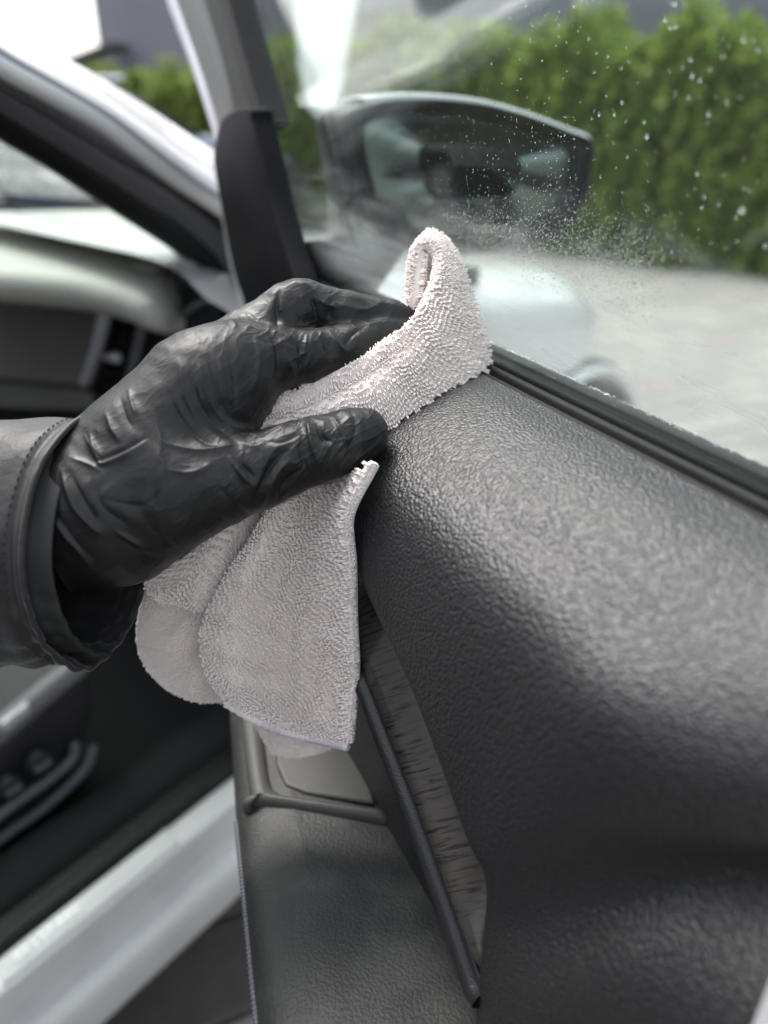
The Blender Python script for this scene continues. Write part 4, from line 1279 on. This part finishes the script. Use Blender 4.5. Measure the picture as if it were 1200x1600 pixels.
# folds of the glove: polyline in the picture plane, half width, height (+ ridge, - groove)
FOLDS = [
    # stretched skin between thumb and index
    ([(278, 560), (290, 620), (318, 668), (352, 690)], 6, 3.2), ([(296, 560), (306, 616), (328, 656), (356, 680)], 5, -3.5),
    ([(310, 556), (322, 612), (342, 650), (362, 672)], 5, 3.2), ([(326, 560), (338, 608), (352, 644), (364, 660)], 5, -3.6),
    ([(342, 562), (352, 604), (362, 634)], 5, 3.2), ([(358, 560), (366, 600), (368, 628)], 5, -3.5),
    ([(262, 610), (280, 650), (312, 684), (344, 700)], 5, -4.0), ([(252, 690), (300, 702), (340, 700), (372, 694)], 7, 5),
    ([(256, 734), (300, 738), (336, 722)], 6, 3.5), ([(250, 712), (256, 736), (244, 800)], 5, 3.0),
    # index finger
    ([(398, 524), (404, 556), (400, 590), (392, 620)], 6, 5), ([(418, 520), (432, 545), (436, 580), (430, 606)], 6, -7),
    ([(412, 512), (446, 524), (462, 532)], 6, 4), ([(446, 540), (452, 568), (462, 580)], 5, 5), ([(466, 532), (470, 560), (464, 586)], 5, -6),
    ([(480, 520), (476, 545), (466, 570)], 5, 5), ([(494, 520), (510, 540), (518, 566)], 6, -5), ([(514, 516), (528, 536), (542, 548), (560, 538)], 6, 6),
    ([(540, 540), (552, 522), (574, 508)], 5, -5), ([(570, 506), (610, 504), (650, 506)], 6, 3), ([(550, 548), (590, 536), (620, 530)], 5, -4),
    # middle finger
    ([(436, 452), (432, 480), (434, 512)], 5, -8), ([(440, 452), (466, 442), (490, 450)], 8, 5), ([(478, 458), (492, 480), (494, 510)], 6, -7),
    ([(490, 462), (510, 476), (540, 480)], 6, 5), ([(516, 468), (514, 500)], 6, -7), ([(530, 476), (570, 484), (600, 470)], 6, 4),
    ([(374, 496), (400, 500), (430, 512)], 6, -5), ([(362, 500), (370, 512)], 6, 5),
    # thumb
    ([(372, 690), (398, 698), (416, 690)], 8, 4), ([(356, 712), (378, 742), (404, 764)], 7, 6), ([(372, 720), (396, 748)], 5, -6),
    ([(394, 786), (412, 752), (432, 716), (452, 700)], 7, -8), ([(408, 792), (420, 762), (436, 736), (456, 716)], 6, 8), ([(436, 786), (440, 764), (462, 740), (480, 734)], 6, -7),
    ([(416, 690), (440, 692), (468, 680)], 6, -4), ([(480, 656), (486, 690), (498, 730)], 6, 9), ([(494, 660), (506, 684), (520, 690)], 7, -10),
    ([(520, 650), (532, 672), (538, 690), (526, 702)], 5, 8), ([(548, 640), (556, 668), (548, 700)], 6, -5), ([(560, 640), (592, 648), (604, 668)], 5, 3),
    ([(470, 690), (474, 720), (490, 750)], 6, -5), ([(340, 760), (376, 796), (400, 812)], 6, -4),
    # back of the hand and wrist
    ([(132, 680), (152, 716), (160, 724), (190, 712), (226, 690)], 5, 5), ([(148, 722), (190, 706), (230, 684)], 4, -5),
    ([(140, 676), (148, 700), (162, 716)], 6, 5), ([(166, 646), (176, 672), (190, 692)], 6, 5), ([(188, 622), (196, 650), (206, 668)], 6, -4), ([(200, 606), (208, 636), (216, 650)], 6, 4),
    ([(112, 716), (140, 726), (158, 738)], 5, 4), ([(96, 736), (104, 764), (118, 796), (146, 826), (160, 836)], 7, 6), ([(110, 740), (130, 780), (150, 812)], 6, -5),
    ([(76, 802), (98, 832), (124, 862), (142, 886)], 6, 6), ([(88, 806), (120, 850), (150, 880)], 6, -4), ([(180, 830), (206, 846), (236, 862)], 5, 5), ([(186, 842), (214, 860), (240, 872)], 5, -4),
    ([(232, 820), (262, 848), (290, 868)], 5, -3), ([(84, 884), (104, 914), (118, 934)], 9, 8), ([(140, 740), (160, 790), (200, 820)], 8, -3), ([(160, 780), (220, 790), (250, 770)], 8, -3), ([(236, 640), (250, 680), (248, 720)], 7, 3),
    ([(300, 810), (330, 830), (356, 846)], 6, 3), ([(320, 790), (352, 814), (372, 832)], 5, -3),
]


def perlin(P, seed):
    rg = np.random.default_rng(seed)
    perm = rg.permutation(256); gr = rg.normal(0, 1, (256, 3)); gr /= np.linalg.norm(gr, axis=1, keepdims=True)
    i = np.floor(P).astype(int); f = P - i
    u = f * f * f * (f * (f * 6 - 15) + 10)
    out = np.zeros(len(P))
    for dx in (0, 1):
        for dy in (0, 1):
            for dz in (0, 1):
                g = gr[perm[(perm[(perm[(i[:, 0] + dx) & 255] + i[:, 1] + dy) & 255] + i[:, 2] + dz) & 255]]
                w_ = (u[:, 0] if dx else 1 - u[:, 0]) * (u[:, 1] if dy else 1 - u[:, 1]) * (u[:, 2] if dz else 1 - u[:, 2])
                out += w_ * ((f - np.array([dx, dy, dz])) * g).sum(1)
    return out


def sculpt(v, q):
    N = vnormals(v, q)
    face = np.clip(-N[:, 2] * 2.2 + .5, 0, 1)          # folds run on the side turned to the light and the lens
    kk = F / (F + v[:, 2])
    x, y = 600 + (v[:, 0] - 600) * kk, 800 + (v[:, 1] - 800) * kk
    disp = np.zeros(len(v))
    for pts, wd, amp in FOLDS:
        P = catmull(np.array(pts, float), 6 * len(pts)) if len(pts) > 2 else np.array(pts, float)
        d = np.full(len(v), 1e9); tpos = np.zeros(len(v))
        near = (x > P[:, 0].min() - 30) & (x < P[:, 0].max() + 30) & (y > P[:, 1].min() - 30) & (y < P[:, 1].max() + 30)
        xs, ys = x[near], y[near]
        dd = np.full(near.sum(), 1e9); tt = np.zeros(near.sum())
        for i in range(len(P) - 1):
            a, b = P[i], P[i + 1]; ab = b - a
            t = np.clip(((xs - a[0]) * ab[0] + (ys - a[1]) * ab[1]) / (ab @ ab + 1e-9), 0, 1)
            e = np.hypot(xs - a[0] - t * ab[0], ys - a[1] - t * ab[1])
            up = e < dd
            dd[up] = e[up]; tt[up] = (i + t[up]) / (len(P) - 1)
        fade = np.sin(math.pi * np.clip(tt * .94 + .03, 0, 1)) ** .8
        w1 = wd * 1.25 * (.75 + .5 * tt)
        prof = np.exp(-np.sqrt(dd ** 2 + 1.2) / w1 * 1.25) * 1.25 - .4 * np.exp(-(dd / (w1 * 2.4)) ** 2)
        disp[near] += 1.0 * amp * prof * fade
    # broad unevenness of loose film
    w_ = 1.6 * np.sin(v[:, 0] * .031 + 1.7 * np.sin(v[:, 1] * .021)) * np.sin(v[:, 1] * .043 + v[:, 2] * .03) + .8 * np.sin(v[:, 0] * .09 + v[:, 2] * .07 + 2 * np.sin(v[:, 1] * .05)) * np.sin(v[:, 1] * .11 + 1.3 * np.sin(v[:, 0] * .06))
    # sharp random tension creases of thin film
    ang = math.radians(-38)
    Rm = np.array([[math.cos(ang), -math.sin(ang), 0], [math.sin(ang), math.cos(ang), 0], [0, 0, 1]])
    Q = v @ Rm.T
    n0 = perlin(Q / np.array([90, 60, 80]), 1)
    wq = Q + 18 * np.stack([perlin(Q / 70, 2), perlin(Q / 70, 3), perlin(Q / 70, 4)], 1)
    r1 = (1 - np.abs(perlin(wq / np.array([34, 78, 60]), 5)) * 2.2).clip(0) ** 5
    r2 = (1 - np.abs(perlin(wq / np.array([22, 40, 34]), 6)) * 2.2).clip(0) ** 6
    r3 = (1 - np.abs(perlin(wq / np.array([11, 26, 18]), 7)) * 2.2).clip(0) ** 5
    thumb = np.exp(-(((x - 500) / 130) ** 2 + ((y - 700) / 70) ** 2))
    fing = np.exp(-(((x - 500) / 120) ** 2 + ((y - 520) / 60) ** 2))
    amt = .10 + .95 * thumb + .6 * fing + .35 * np.clip(n0 * 2.5, 0, 1)
    cre = amt * (2.2 * r1 + 1.3 * r2) + (.18 + .5 * amt) * r3 * .9
    return v + N * ((disp * face)[:, None] + (w_ * .7 + cre - .6)[:, None])


PERSON = empty('person', at(60, 840, 0), 'arm in a black jacket sleeve and black rubber glove pressing a towel to the door', 'person')
v, q = glove()
v, q = subdiv_quads(v, q)
v = sculpt(v, q)
fast_mesh('glove', hworld(v), q[:, ::-1], [], M['glove'], PERSON)

# the standing person the arm belongs to, behind the camera
def body():
    h = .016
    S_ = V(-.52, -.46, 0)                                   # where they stand
    side, fwd = V(.94, -.34, 0), V(.34, .94, 0)
    pt = lambda x, y, z: S_ + side * x + fwd * y + V(0, 0, z)
    sw = hworld(np.stack([hp(-300, 868, 110)]))[0]
    segs = [(.05, [(pt(0, 0, .98), .155), (pt(0, 0, 1.12), .15), (pt(0, .01, 1.30), .165), (pt(0, 0, 1.42), .13)]),
            (.06, [(pt(-.10, 0, .98), .14), (pt(.10, 0, .98), .14)]), (.06, [(pt(-.15, 0, 1.40), .085), (pt(.15, 0, 1.40), .085)]),
            (.05, [(pt(-.10, 0, .95), .105), (pt(-.11, .03, .50), .07), (pt(-.12, -.01, .10), .05)]), (.05, [(pt(.10, 0, .95), .105), (pt(.11, .03, .50), .07), (pt(.12, -.01, .10), .05)]),
            (.03, [(pt(-.12, -.04, .05), .045), (pt(-.14, .17, .035), .037)]), (.03, [(pt(.12, -.04, .05), .045), (pt(.14, .17, .035), .037)]),
            (.04, [(pt(-.19, .0, 1.40), .075), (pt(-.30, .08, 1.16), .06), (sw, .052)]),
            (.04, [(pt(.19, .0, 1.40), .075), (pt(.27, .06, 1.16), .058), (pt(.33, .20, 1.13), .045), (pt(.34, .24, 1.13), .04)]),
            (.03, [(pt(0, 0, 1.45), .06), (pt(0, .02, 1.54), .058)]), (.03, [(pt(0, .02, 1.60), .085), (pt(0, .03, 1.67), .092)])]
    allp = np.array([p for _, c in segs for p, r in c])
    lo, hi_ = allp.min(0) - .22, allp.max(0) + .22
    dims = np.ceil((hi_ - lo) / h).astype(int)
    X = np.stack(np.meshgrid(*[lo[i] + h * np.arange(dims[i]) for i in range(3)], indexing='ij'), -1)
    Fv = None
    for k, c in segs:
        for (a, ra), (b, rb) in zip(c[:-1], c[1:]):
            g_ = cone(X, a, b, ra, rb)
            Fv = g_ if Fv is None else smin(Fv, g_, k)
    v, q = surface_nets(Fv, lo, h)
    for _ in range(4):
        acc = np.zeros_like(v); cn = np.zeros(len(v))
        for j in range(4):
            np.add.at(acc, q[:, j], v[q[:, (j + 1) % 4]] + v[q[:, j - 1]]); np.add.at(cn, q[:, j], 2)
        v = .5 * v + .5 * acc / cn[:, None]
    fast_mesh('body', v, q, [], M['jacket'], PERSON)


body()

# sleeve ------------------------------------------------------------------------
def sleeve():
    # ring centre, radii and the slant of the cuff: near edge set back, far edge forward
    n = 140
    th = np.arange(n) / n * 2 * math.pi              # 0 = up, pi/2 = towards the lens
    cs_ = [(-330, 870, 130, 225, 150), (-200, 862, 90, 215, 160), (-90, 850, 50, 205, 165), (0, 848, 22, 196, 160), (84, 846, 8, 192, 150), (150, 845, 0, 190, 142)]
    C = catmull(np.array([[*hp(x, y, z), ry, rz] for x, y, z, ry, rz in cs_], float), 90)
    G = np.empty((90, n, 3))
    rg = np.random.default_rng(2)
    for k in range(90):
        x, y, z, ry, rz = C[k]
        t = k / 89
        slant = 48 * t ** 2 * np.where(np.sin(th) > 0, 1.0, .9)
        wr = 3.5 * np.sin(th * 5 + t * 9) * np.sin(t * 11 + th * 2) + 2.5 * np.sin(th * 9 - t * 14)
        # gathered underside near the cuff
        gat = np.clip((np.cos(th) * -1 - .15) * 1.6, 0, 1)
        wr = wr * (1 - t ** 4 * .6) + gat * np.clip(t * 1.8 - .6, 0, 1) * 2.5 * np.sin(th * 26 + 2.5 * np.sin(t * 9)) + gat * t * 4 * np.sin(t * 30 + th * 3)
        lip = -5 * np.exp(-((t - .93) / .02) ** 2) + 3 * np.clip((t - .95) * 20, 0, 1)
        rr = 1 + (wr + lip) / ry
        G[k, :, 0] = x - slant * np.sin(th) + 10 * np.cos(th) * t
        G[k, :, 1] = y - ry * rr * np.cos(th)
        G[k, :, 2] = z - rz * rr * np.sin(th)
    return G


SG = sleeve()
W3 = lambda G: hworld(G.reshape(-1, 3)).reshape(G.shape)
def ring_slab(mb, G, thick):       # closed around v
    N = np.cross(np.gradient(G, axis=0), np.roll(G, -1, 1) - np.roll(G, 1, 1))
    N /= np.linalg.norm(N, axis=-1, keepdims=True) + 1e-12
    c = G.mean(1, keepdims=True)
    sgn = np.sign(((G - c) * N).sum())
    B = G - N * sgn * thick
    A = np.concatenate([G, B[::-1]], 0)
    n_, m_ = A.shape[:2]
    mb.add(A.reshape(-1, 3), list(map(tuple, grid_faces(n_, m_, closed_u=True, closed_v=True, flip=sgn < 0))))
m = MB(); ring_slab(m, W3(SG), .0012); slv = m.build('sleeve', M['jacket'], PERSON)
# seam of the hem: two rows of stitches
m = MB()
for k, off in ((80, 1.2),):
    R_ = SG[k]; c = R_.mean(0)
    Rw = hworld(c + (R_ - c) * 1.006)
    RR = catmull(Rw, 360, closed=True)
    for j in range(0, 360, 4):
        tube(m, RR[[j, (j + 1) % 360, (j + 2) % 360]], .0002, 5)
st_ = m.build('stitching', M['jacket_trim'], slv); tag(st_, kind='stuff')
m = MB(); tube(m, W3(SG)[89].tolist() + W3(SG)[89][:2].tolist(), .0012, 8, cap=False); m.build('cuff_edge', M['jacket'], slv)
# inner cuff and its tab
m = MB()
IN = SG[[78, 84, 89]].copy(); c = IN.mean(1, keepdims=True)
IN = c + (IN - c) * np.array([.90, .89, .88])[:, None, None]
IN[:, :, 0] += np.array([10, 20, 30])[:, None]
th = np.arange(140) / 140 * 2 * math.pi
G = catmull(IN, 14, 0)[:, 6:72]
mm = MB(); slab(mm, W3(G), .0015); mm.build('inner_cuff', M['jacket_trim'], slv)

# ------------------------------------------------------------------ towel
TOWEL_SHEETS = []
rim = [(362, 692, 30), (398, 642, 34), (470, 607, 42), (560, 560, 38), (635, 507, 66), (662, 470, 86), (680, 430, 110), (684, 402, 124), (676, 384, 130), (664, 377, 134), (650, 385, 136), (641, 410, 136), (637, 450, 134), (630, 476, 130), (600, 488, 120), (550, 502, 108)]
bck = [(375, 725, 40), (430, 745, 46), (510, 760, 52), (590, 725, 56), (652, 664, 62), (715, 618, 110), (764, 574, 186), (742, 480, 200), (712, 398, 204), (682, 364, 206), (664, 370, 206), (658, 400, 204), (662, 440, 200), (655, 475, 196), (625, 505, 184), (575, 525, 165)]
def front_sheet():
    R_ = catmull(np.array(rim, float), 150); B_ = catmull(np.array(bck, float), 150)
    G = np.empty((150, 60, 3))
    for j, t in enumerate(np.linspace(0, 1, 60)):
        G[:, j] = R_ * (1 - t) + B_ * t
        G[:, j, 2] -= 16 * math.sin(math.pi * t) * np.interp(np.arange(150), [0, 60, 90, 150], [.6, 1, .4, -.2])
    # fold lines running along the band
    tt = np.linspace(0, 1, 60)[None]; uu = np.linspace(0, 1, 150)[:, None]
    G[:, :, 2] += (4.5 * np.exp(-((tt - .17) / .05) ** 2) * np.exp(-((uu - .16) / .13) ** 2) * 2 + 3 * np.sin(tt * 9 + uu * 7))
    return W3(np.stack([hp(*p) for p in G.reshape(-1, 3)]).reshape(G.shape))


def tail(Ls, nu=90, nv=70, ripple=0):
    """rows of measured points (px, py, z)"""
    C = np.array(Ls, float)
    G = catmull(catmull(C, nu, 0), nv, 1)
    return W3(np.stack([hp(*p) for p in G.reshape(-1, 3)]).reshape(G.shape))


zt = lambda y, o=0: 46 + o + .46 * (y - 780)
TA = [[(420, 790, zt(790)), (440, 785, zt(785, 4)), (462, 772, zt(772, 10)), (500, 760, zt(760, 4)), (545, 750, zt(750, 2)), (578, 722, zt(722, 10))],
      [(384, 850, zt(850, -4)), (415, 850, zt(850, -12)), (447, 850, zt(850, 6)), (480, 840, zt(840, 2)), (515, 825, zt(825, -4)), (541, 800, zt(800, 6))],
      [(335, 930, zt(930, 0)), (380, 930, zt(930, -18)), (432, 925, zt(925, -6)), (470, 915, zt(915, 10)), (510, 905, zt(905, -2)), (546, 880, zt(880, 10))],
      [(313, 990, zt(990, 6)), (365, 1010, zt(1010, -18)), (428, 1010, zt(1010, -10)), (470, 1000, zt(1000, 6)), (515, 990, zt(990, -4)), (548, 970, zt(970, 10))],
      [(322, 1048, zt(1048, 6)), (370, 1075, zt(1075, -14)), (430, 1080, zt(1080, -10)), (475, 1075, zt(1075, 0)), (520, 1062, zt(1062, -6)), (551, 1050, zt(1050, 8))],
      [(352, 1094, zt(1094, 4)), (400, 1122, zt(1122, -8)), (440, 1138, zt(1138, -8)), (480, 1148, zt(1148, -2)), (515, 1156, zt(1156, -4)), (542, 1162, zt(1162, 6))]]
TA = [[(x, y, z - (0, 0, 0, 14, 44, 84)[k]) for k, (x, y, z) in enumerate(r)] for r in TA]
TA = [[(x, y, z + (-16, -16, 12, 20, 2, -22)[k]) for k, (x, y, z) in enumerate(r)] for r in TA]
TB = [[(412, 790, zt(790, 24)), (385, 800, zt(800, 14)), (340, 830, zt(830, 6)), (290, 870, zt(870, 4)), (225, 905, zt(905, 10))],
      [(395, 840, zt(840, 26)), (370, 850, zt(850, 12)), (335, 870, zt(870, 4)), (290, 895, zt(895, 2)), (230, 922, zt(922, 10))],
      [(372, 900, zt(900, 26)), (355, 915, zt(915, 12)), (322, 925, zt(925, 2)), (285, 925, zt(925, 2)), (245, 932, zt(932, 8))],
      [(352, 942, zt(942, 26)), (338, 956, zt(956, 14)), (315, 958, zt(958, 4)), (285, 945, zt(945, 4)), (255, 938, zt(938, 10))]]
TC = [[(400, 840, zt(840, 60)), (330, 870, zt(870, 50)), (270, 890, zt(890, 44)), (224, 920, zt(920, 40))],
      [(400, 940, zt(940, 60)), (330, 950, zt(950, 46)), (262, 960, zt(960, 36)), (213, 990, zt(990, 40))],
      [(400, 1040, zt(1040, 60)), (335, 1040, zt(1040, 46)), (275, 1035, zt(1035, 34)), (226, 1040, zt(1040, 40))],
      [(400, 1100, zt(1100, 60)), (340, 1098, zt(1098, 48)), (300, 1096, zt(1096, 40)), (262, 1078, zt(1078, 42))]]
TD = [[(370, 1060, zt(1060, 40)), (430, 1070, zt(1070, 30)), (500, 1080, zt(1080, 24)), (545, 1080, zt(1080, 26))],
      [(395, 1128, zt(1128, 34)), (440, 1130, zt(1130, 24)), (500, 1130, zt(1130, 20)), (545, 1125, zt(1125, 22))],
      [(424, 1178, zt(1178, 26)), (455, 1184, zt(1184, 18)), (490, 1180, zt(1180, 14)), (545, 1160, zt(1160, 16))]]

sheets = [('front', front_sheet()), ('main', tail(TA)), ('fold', tail(TB, 50, 50)), ('lobe', tail(TC, 60, 50)), ('tip', tail(TD, 40, 50))]
m = MB()
TT = {'front': .0055, 'main': .0042, 'fold': .0040, 'lobe': .0035, 'tip': .003}
oriented = []
for nm, G in sheets:
    N = grid_normals(G)
    view = G - CAM
    if (N * view).sum() > 0:
        G = G[::-1]; N = grid_normals(G)
    oriented.append((nm, G))
    slab(m, G, TT[nm])
towel = m.build('towel', M['terry'], loc=at(450, 900, 60))
tag(towel, 'pale pinkish grey terry towel folded in the gloved fingers and hanging below', 'towel')
inv = Matrix.Translation(towel.location)


def tufts(G, side, thick, pitch_u, pitch_v, length, rad, lean, seed, jitter=.3, turn=0.0, spread=.13):
    """rows of loops: rows pitch_v apart, loops pitch_u apart in a row, the rows turned by an angle on the cloth"""
    rg = np.random.default_rng(seed)
    nu, nv = G.shape[:2]
    Lu = np.linalg.norm(np.diff(G, axis=0), axis=-1).sum(0).mean(); Lv = np.linalg.norm(np.diff(G, axis=1), axis=-1).sum(1).mean()
    R_ = math.hypot(Lu, Lv) / 2
    a_, b_ = np.meshgrid(np.arange(-R_, R_, pitch_u), np.arange(-R_, R_, pitch_v), indexing='ij')
    a_ = a_ + pitch_u * .5 * (np.arange(a_.shape[1]) % 2)[None]
    a_ = (a_ + rg.normal(0, jitter * pitch_u, a_.shape)).ravel(); b_ = (b_ + rg.normal(0, jitter * .4 * pitch_v, b_.shape)).ravel()
    b_ = b_ + .0012 * np.sin(a_ * 260 + 3 * np.sin(b_ * 90))
    ct, st = math.cos(turn), math.sin(turn)
    U = .5 + (a_ * ct - b_ * st) / Lu; W_ = .5 + (a_ * st + b_ * ct) / Lv
    k = (U > 0) & (U < 1) & (W_ > 0) & (W_ < 1)
    U, W_ = U[k], W_[k]
    N = grid_normals(G)
    def samp(A, u, w_):
        x, y = u * (nu - 1), w_ * (nv - 1)
        i, j = np.minimum(x.astype(int), nu - 2), np.minimum(y.astype(int), nv - 2)
        a, b = (x - i)[:, None], (y - j)[:, None]
        return A[i, j] * (1 - a) * (1 - b) + A[i + 1, j] * a * (1 - b) + A[i, j + 1] * (1 - a) * b + A[i + 1, j + 1] * a * b
    cum = np.concatenate([[0], np.cumsum(np.linalg.norm(np.diff(G, axis=0), axis=-1).mean(1))]); cum /= cum[-1]
    U = np.interp(U, cum, np.linspace(0, 1, nu))
    P = samp(G, U, W_); n_ = samp(N, U, W_); n_ /= np.linalg.norm(n_, axis=1, keepdims=True)
    dv = samp(np.gradient(G, axis=1), U, W_); dv /= np.linalg.norm(dv, axis=1, keepdims=True) + 1e-12
    du = np.cross(dv, n_)
    dd = dv * ct - du * st
    if side < 0:
        P = P - n_ * thick; n_ = -n_
    k = len(P)
    d = dd * lean + n_ + rg.normal(0, spread, (k, 3)) + dv * (.25 * np.sin(U * 37 + 3 * np.sin(W_ * 11)))[:, None]
    d /= np.linalg.norm(d, axis=1, keepdims=True)
    L = length * rg.uniform(.8, 1.2, k)
    return P, n_, d, L, np.full(k, rad) * rg.uniform(.85, 1.15, k)


def edge_tufts(E, Nrm, out, length, rad, seed, n):
    rg = np.random.default_rng(seed)
    t = rg.random(n) * (len(E) - 1.001); i = t.astype(int); f = (t - i)[:, None]
    P = E[i] * (1 - f) + E[i + 1] * f
    o = out[i]
    n_ = Nrm[i]
    P = P - n_ * (rg.random(n) * .8)[:, None] * .004
    d = o + rg.normal(0, .22, (n, 3)) + n_ * rg.uniform(-.3, .5, n)[:, None]
    d /= np.linalg.norm(d, axis=1, keepdims=True)
    return P, d, d, length * rg.uniform(.6, 1.2, n), np.full(n, rad) * rg.uniform(.8, 1.2, n)


def build_tufts(parts, name):
    P, n_, d, L, r = (np.concatenate([p[k] for p in parts]) for k in range(5))
    k = len(P)
    a = np.cross(d, V(.31, .52, .8)); a /= np.linalg.norm(a, axis=1, keepdims=True) + 1e-12
    b = np.cross(d, a)
    rings = []
    bend = n_ * .5 + d * .5
    path = [(P - n_ * .0006, .75), (P + n_ * (L * .30)[:, None] + d * (L * .15)[:, None], 1.0), (P + n_ * (L * .38)[:, None] + d * (L * .58)[:, None], .92)]
    S = 5
    th = np.arange(S) / S * 2 * math.pi
    for c, s in path:
        rings.append(c[:, None] + (r * s)[:, None, None] * (np.cos(th)[None, :, None] * a[:, None] + np.sin(th)[None, :, None] * b[:, None]))
    tip = P + n_ * (L * .36)[:, None] + d * (L * .76)[:, None]
    v = np.concatenate(rings + [tip[:, None]], 1)         # k, 3S+1, 3
    base = (np.arange(k) * (3 * S + 1))[:, None]
    quads, tris = [], []
    for rI in range(2):
        for j in range(S):
            j2 = (j + 1) % S
            quads.append(base + np.array([[rI * S + j, rI * S + j2, rI * S + S + j2, rI * S + S + j]]))
    for j in range(S):
        tris.append(base + np.array([[2 * S + j, 2 * S + (j + 1) % S, 3 * S]]))
    o = fast_mesh(name, v.reshape(-1, 3), np.concatenate(quads), np.concatenate(tris), M['terry'], towel)
    tag(o, kind='stuff')
    return o


parts = []
LEAN = {'front': 1.2, 'main': .35, 'fold': .35, 'lobe': .4, 'tip': .4}
for q_, (nm, G) in enumerate(oriented):
    turn = 0.0
    if nm == 'tip':
        Ln, R1, pu, pv = .0009, .0003, .0008, .0010
    elif nm == 'lobe':
        Ln, R1, pu, pv = .0012, .00036, .0009, .0011
    elif nm == 'front':
        Ln, R1, pu, pv = .0026, .00043, .00088, .00180
    else:
        Ln, R1, pu, pv, turn = .0024, .00056, .00105, .00260, .62
    parts.append(tufts(G, 1, TT[nm], pu, pv, Ln, R1, LEAN[nm], 20 + q_, turn=turn))
    if nm in ('front', 'lobe'):
        parts.append(tufts(G, -1, TT[nm], pu, pv, Ln, R1, LEAN[nm], 40 + q_))
    N = grid_normals(G)
    for E, Nn, out in ((G[:, 0], N[:, 0], G[:, 0] - G[:, 1]), (G[:, -1], N[:, -1], G[:, -1] - G[:, -2]), (G[0], N[0], G[0] - G[1]), (G[-1], N[-1], G[-1] - G[-2])):
        out = out / (np.linalg.norm(out, axis=1, keepdims=True) + 1e-12)
        ln = np.linalg.norm(np.diff(E, axis=0), axis=1).sum()
        parts.append(edge_tufts(E, Nn, out, Ln * (.6 if nm == 'front' else .30), R1 * .95, 60 + q_, int(ln / .0008 * 4)))
build_tufts(parts, 'terry_pile')
# overlocked hem along the lower border
m = MB()
G = dict(oriented)['main']
row = G[0] if G[0][:, 2].mean() < G[-1][:, 2].mean() else G[-1]
tube(m, row + V(0, -.0006, -.001), .0022, 10, rs=.0022 + .0003 * np.sin(np.arange(len(row)) * 2.1))
m.build('hem', M['hem'], towel)
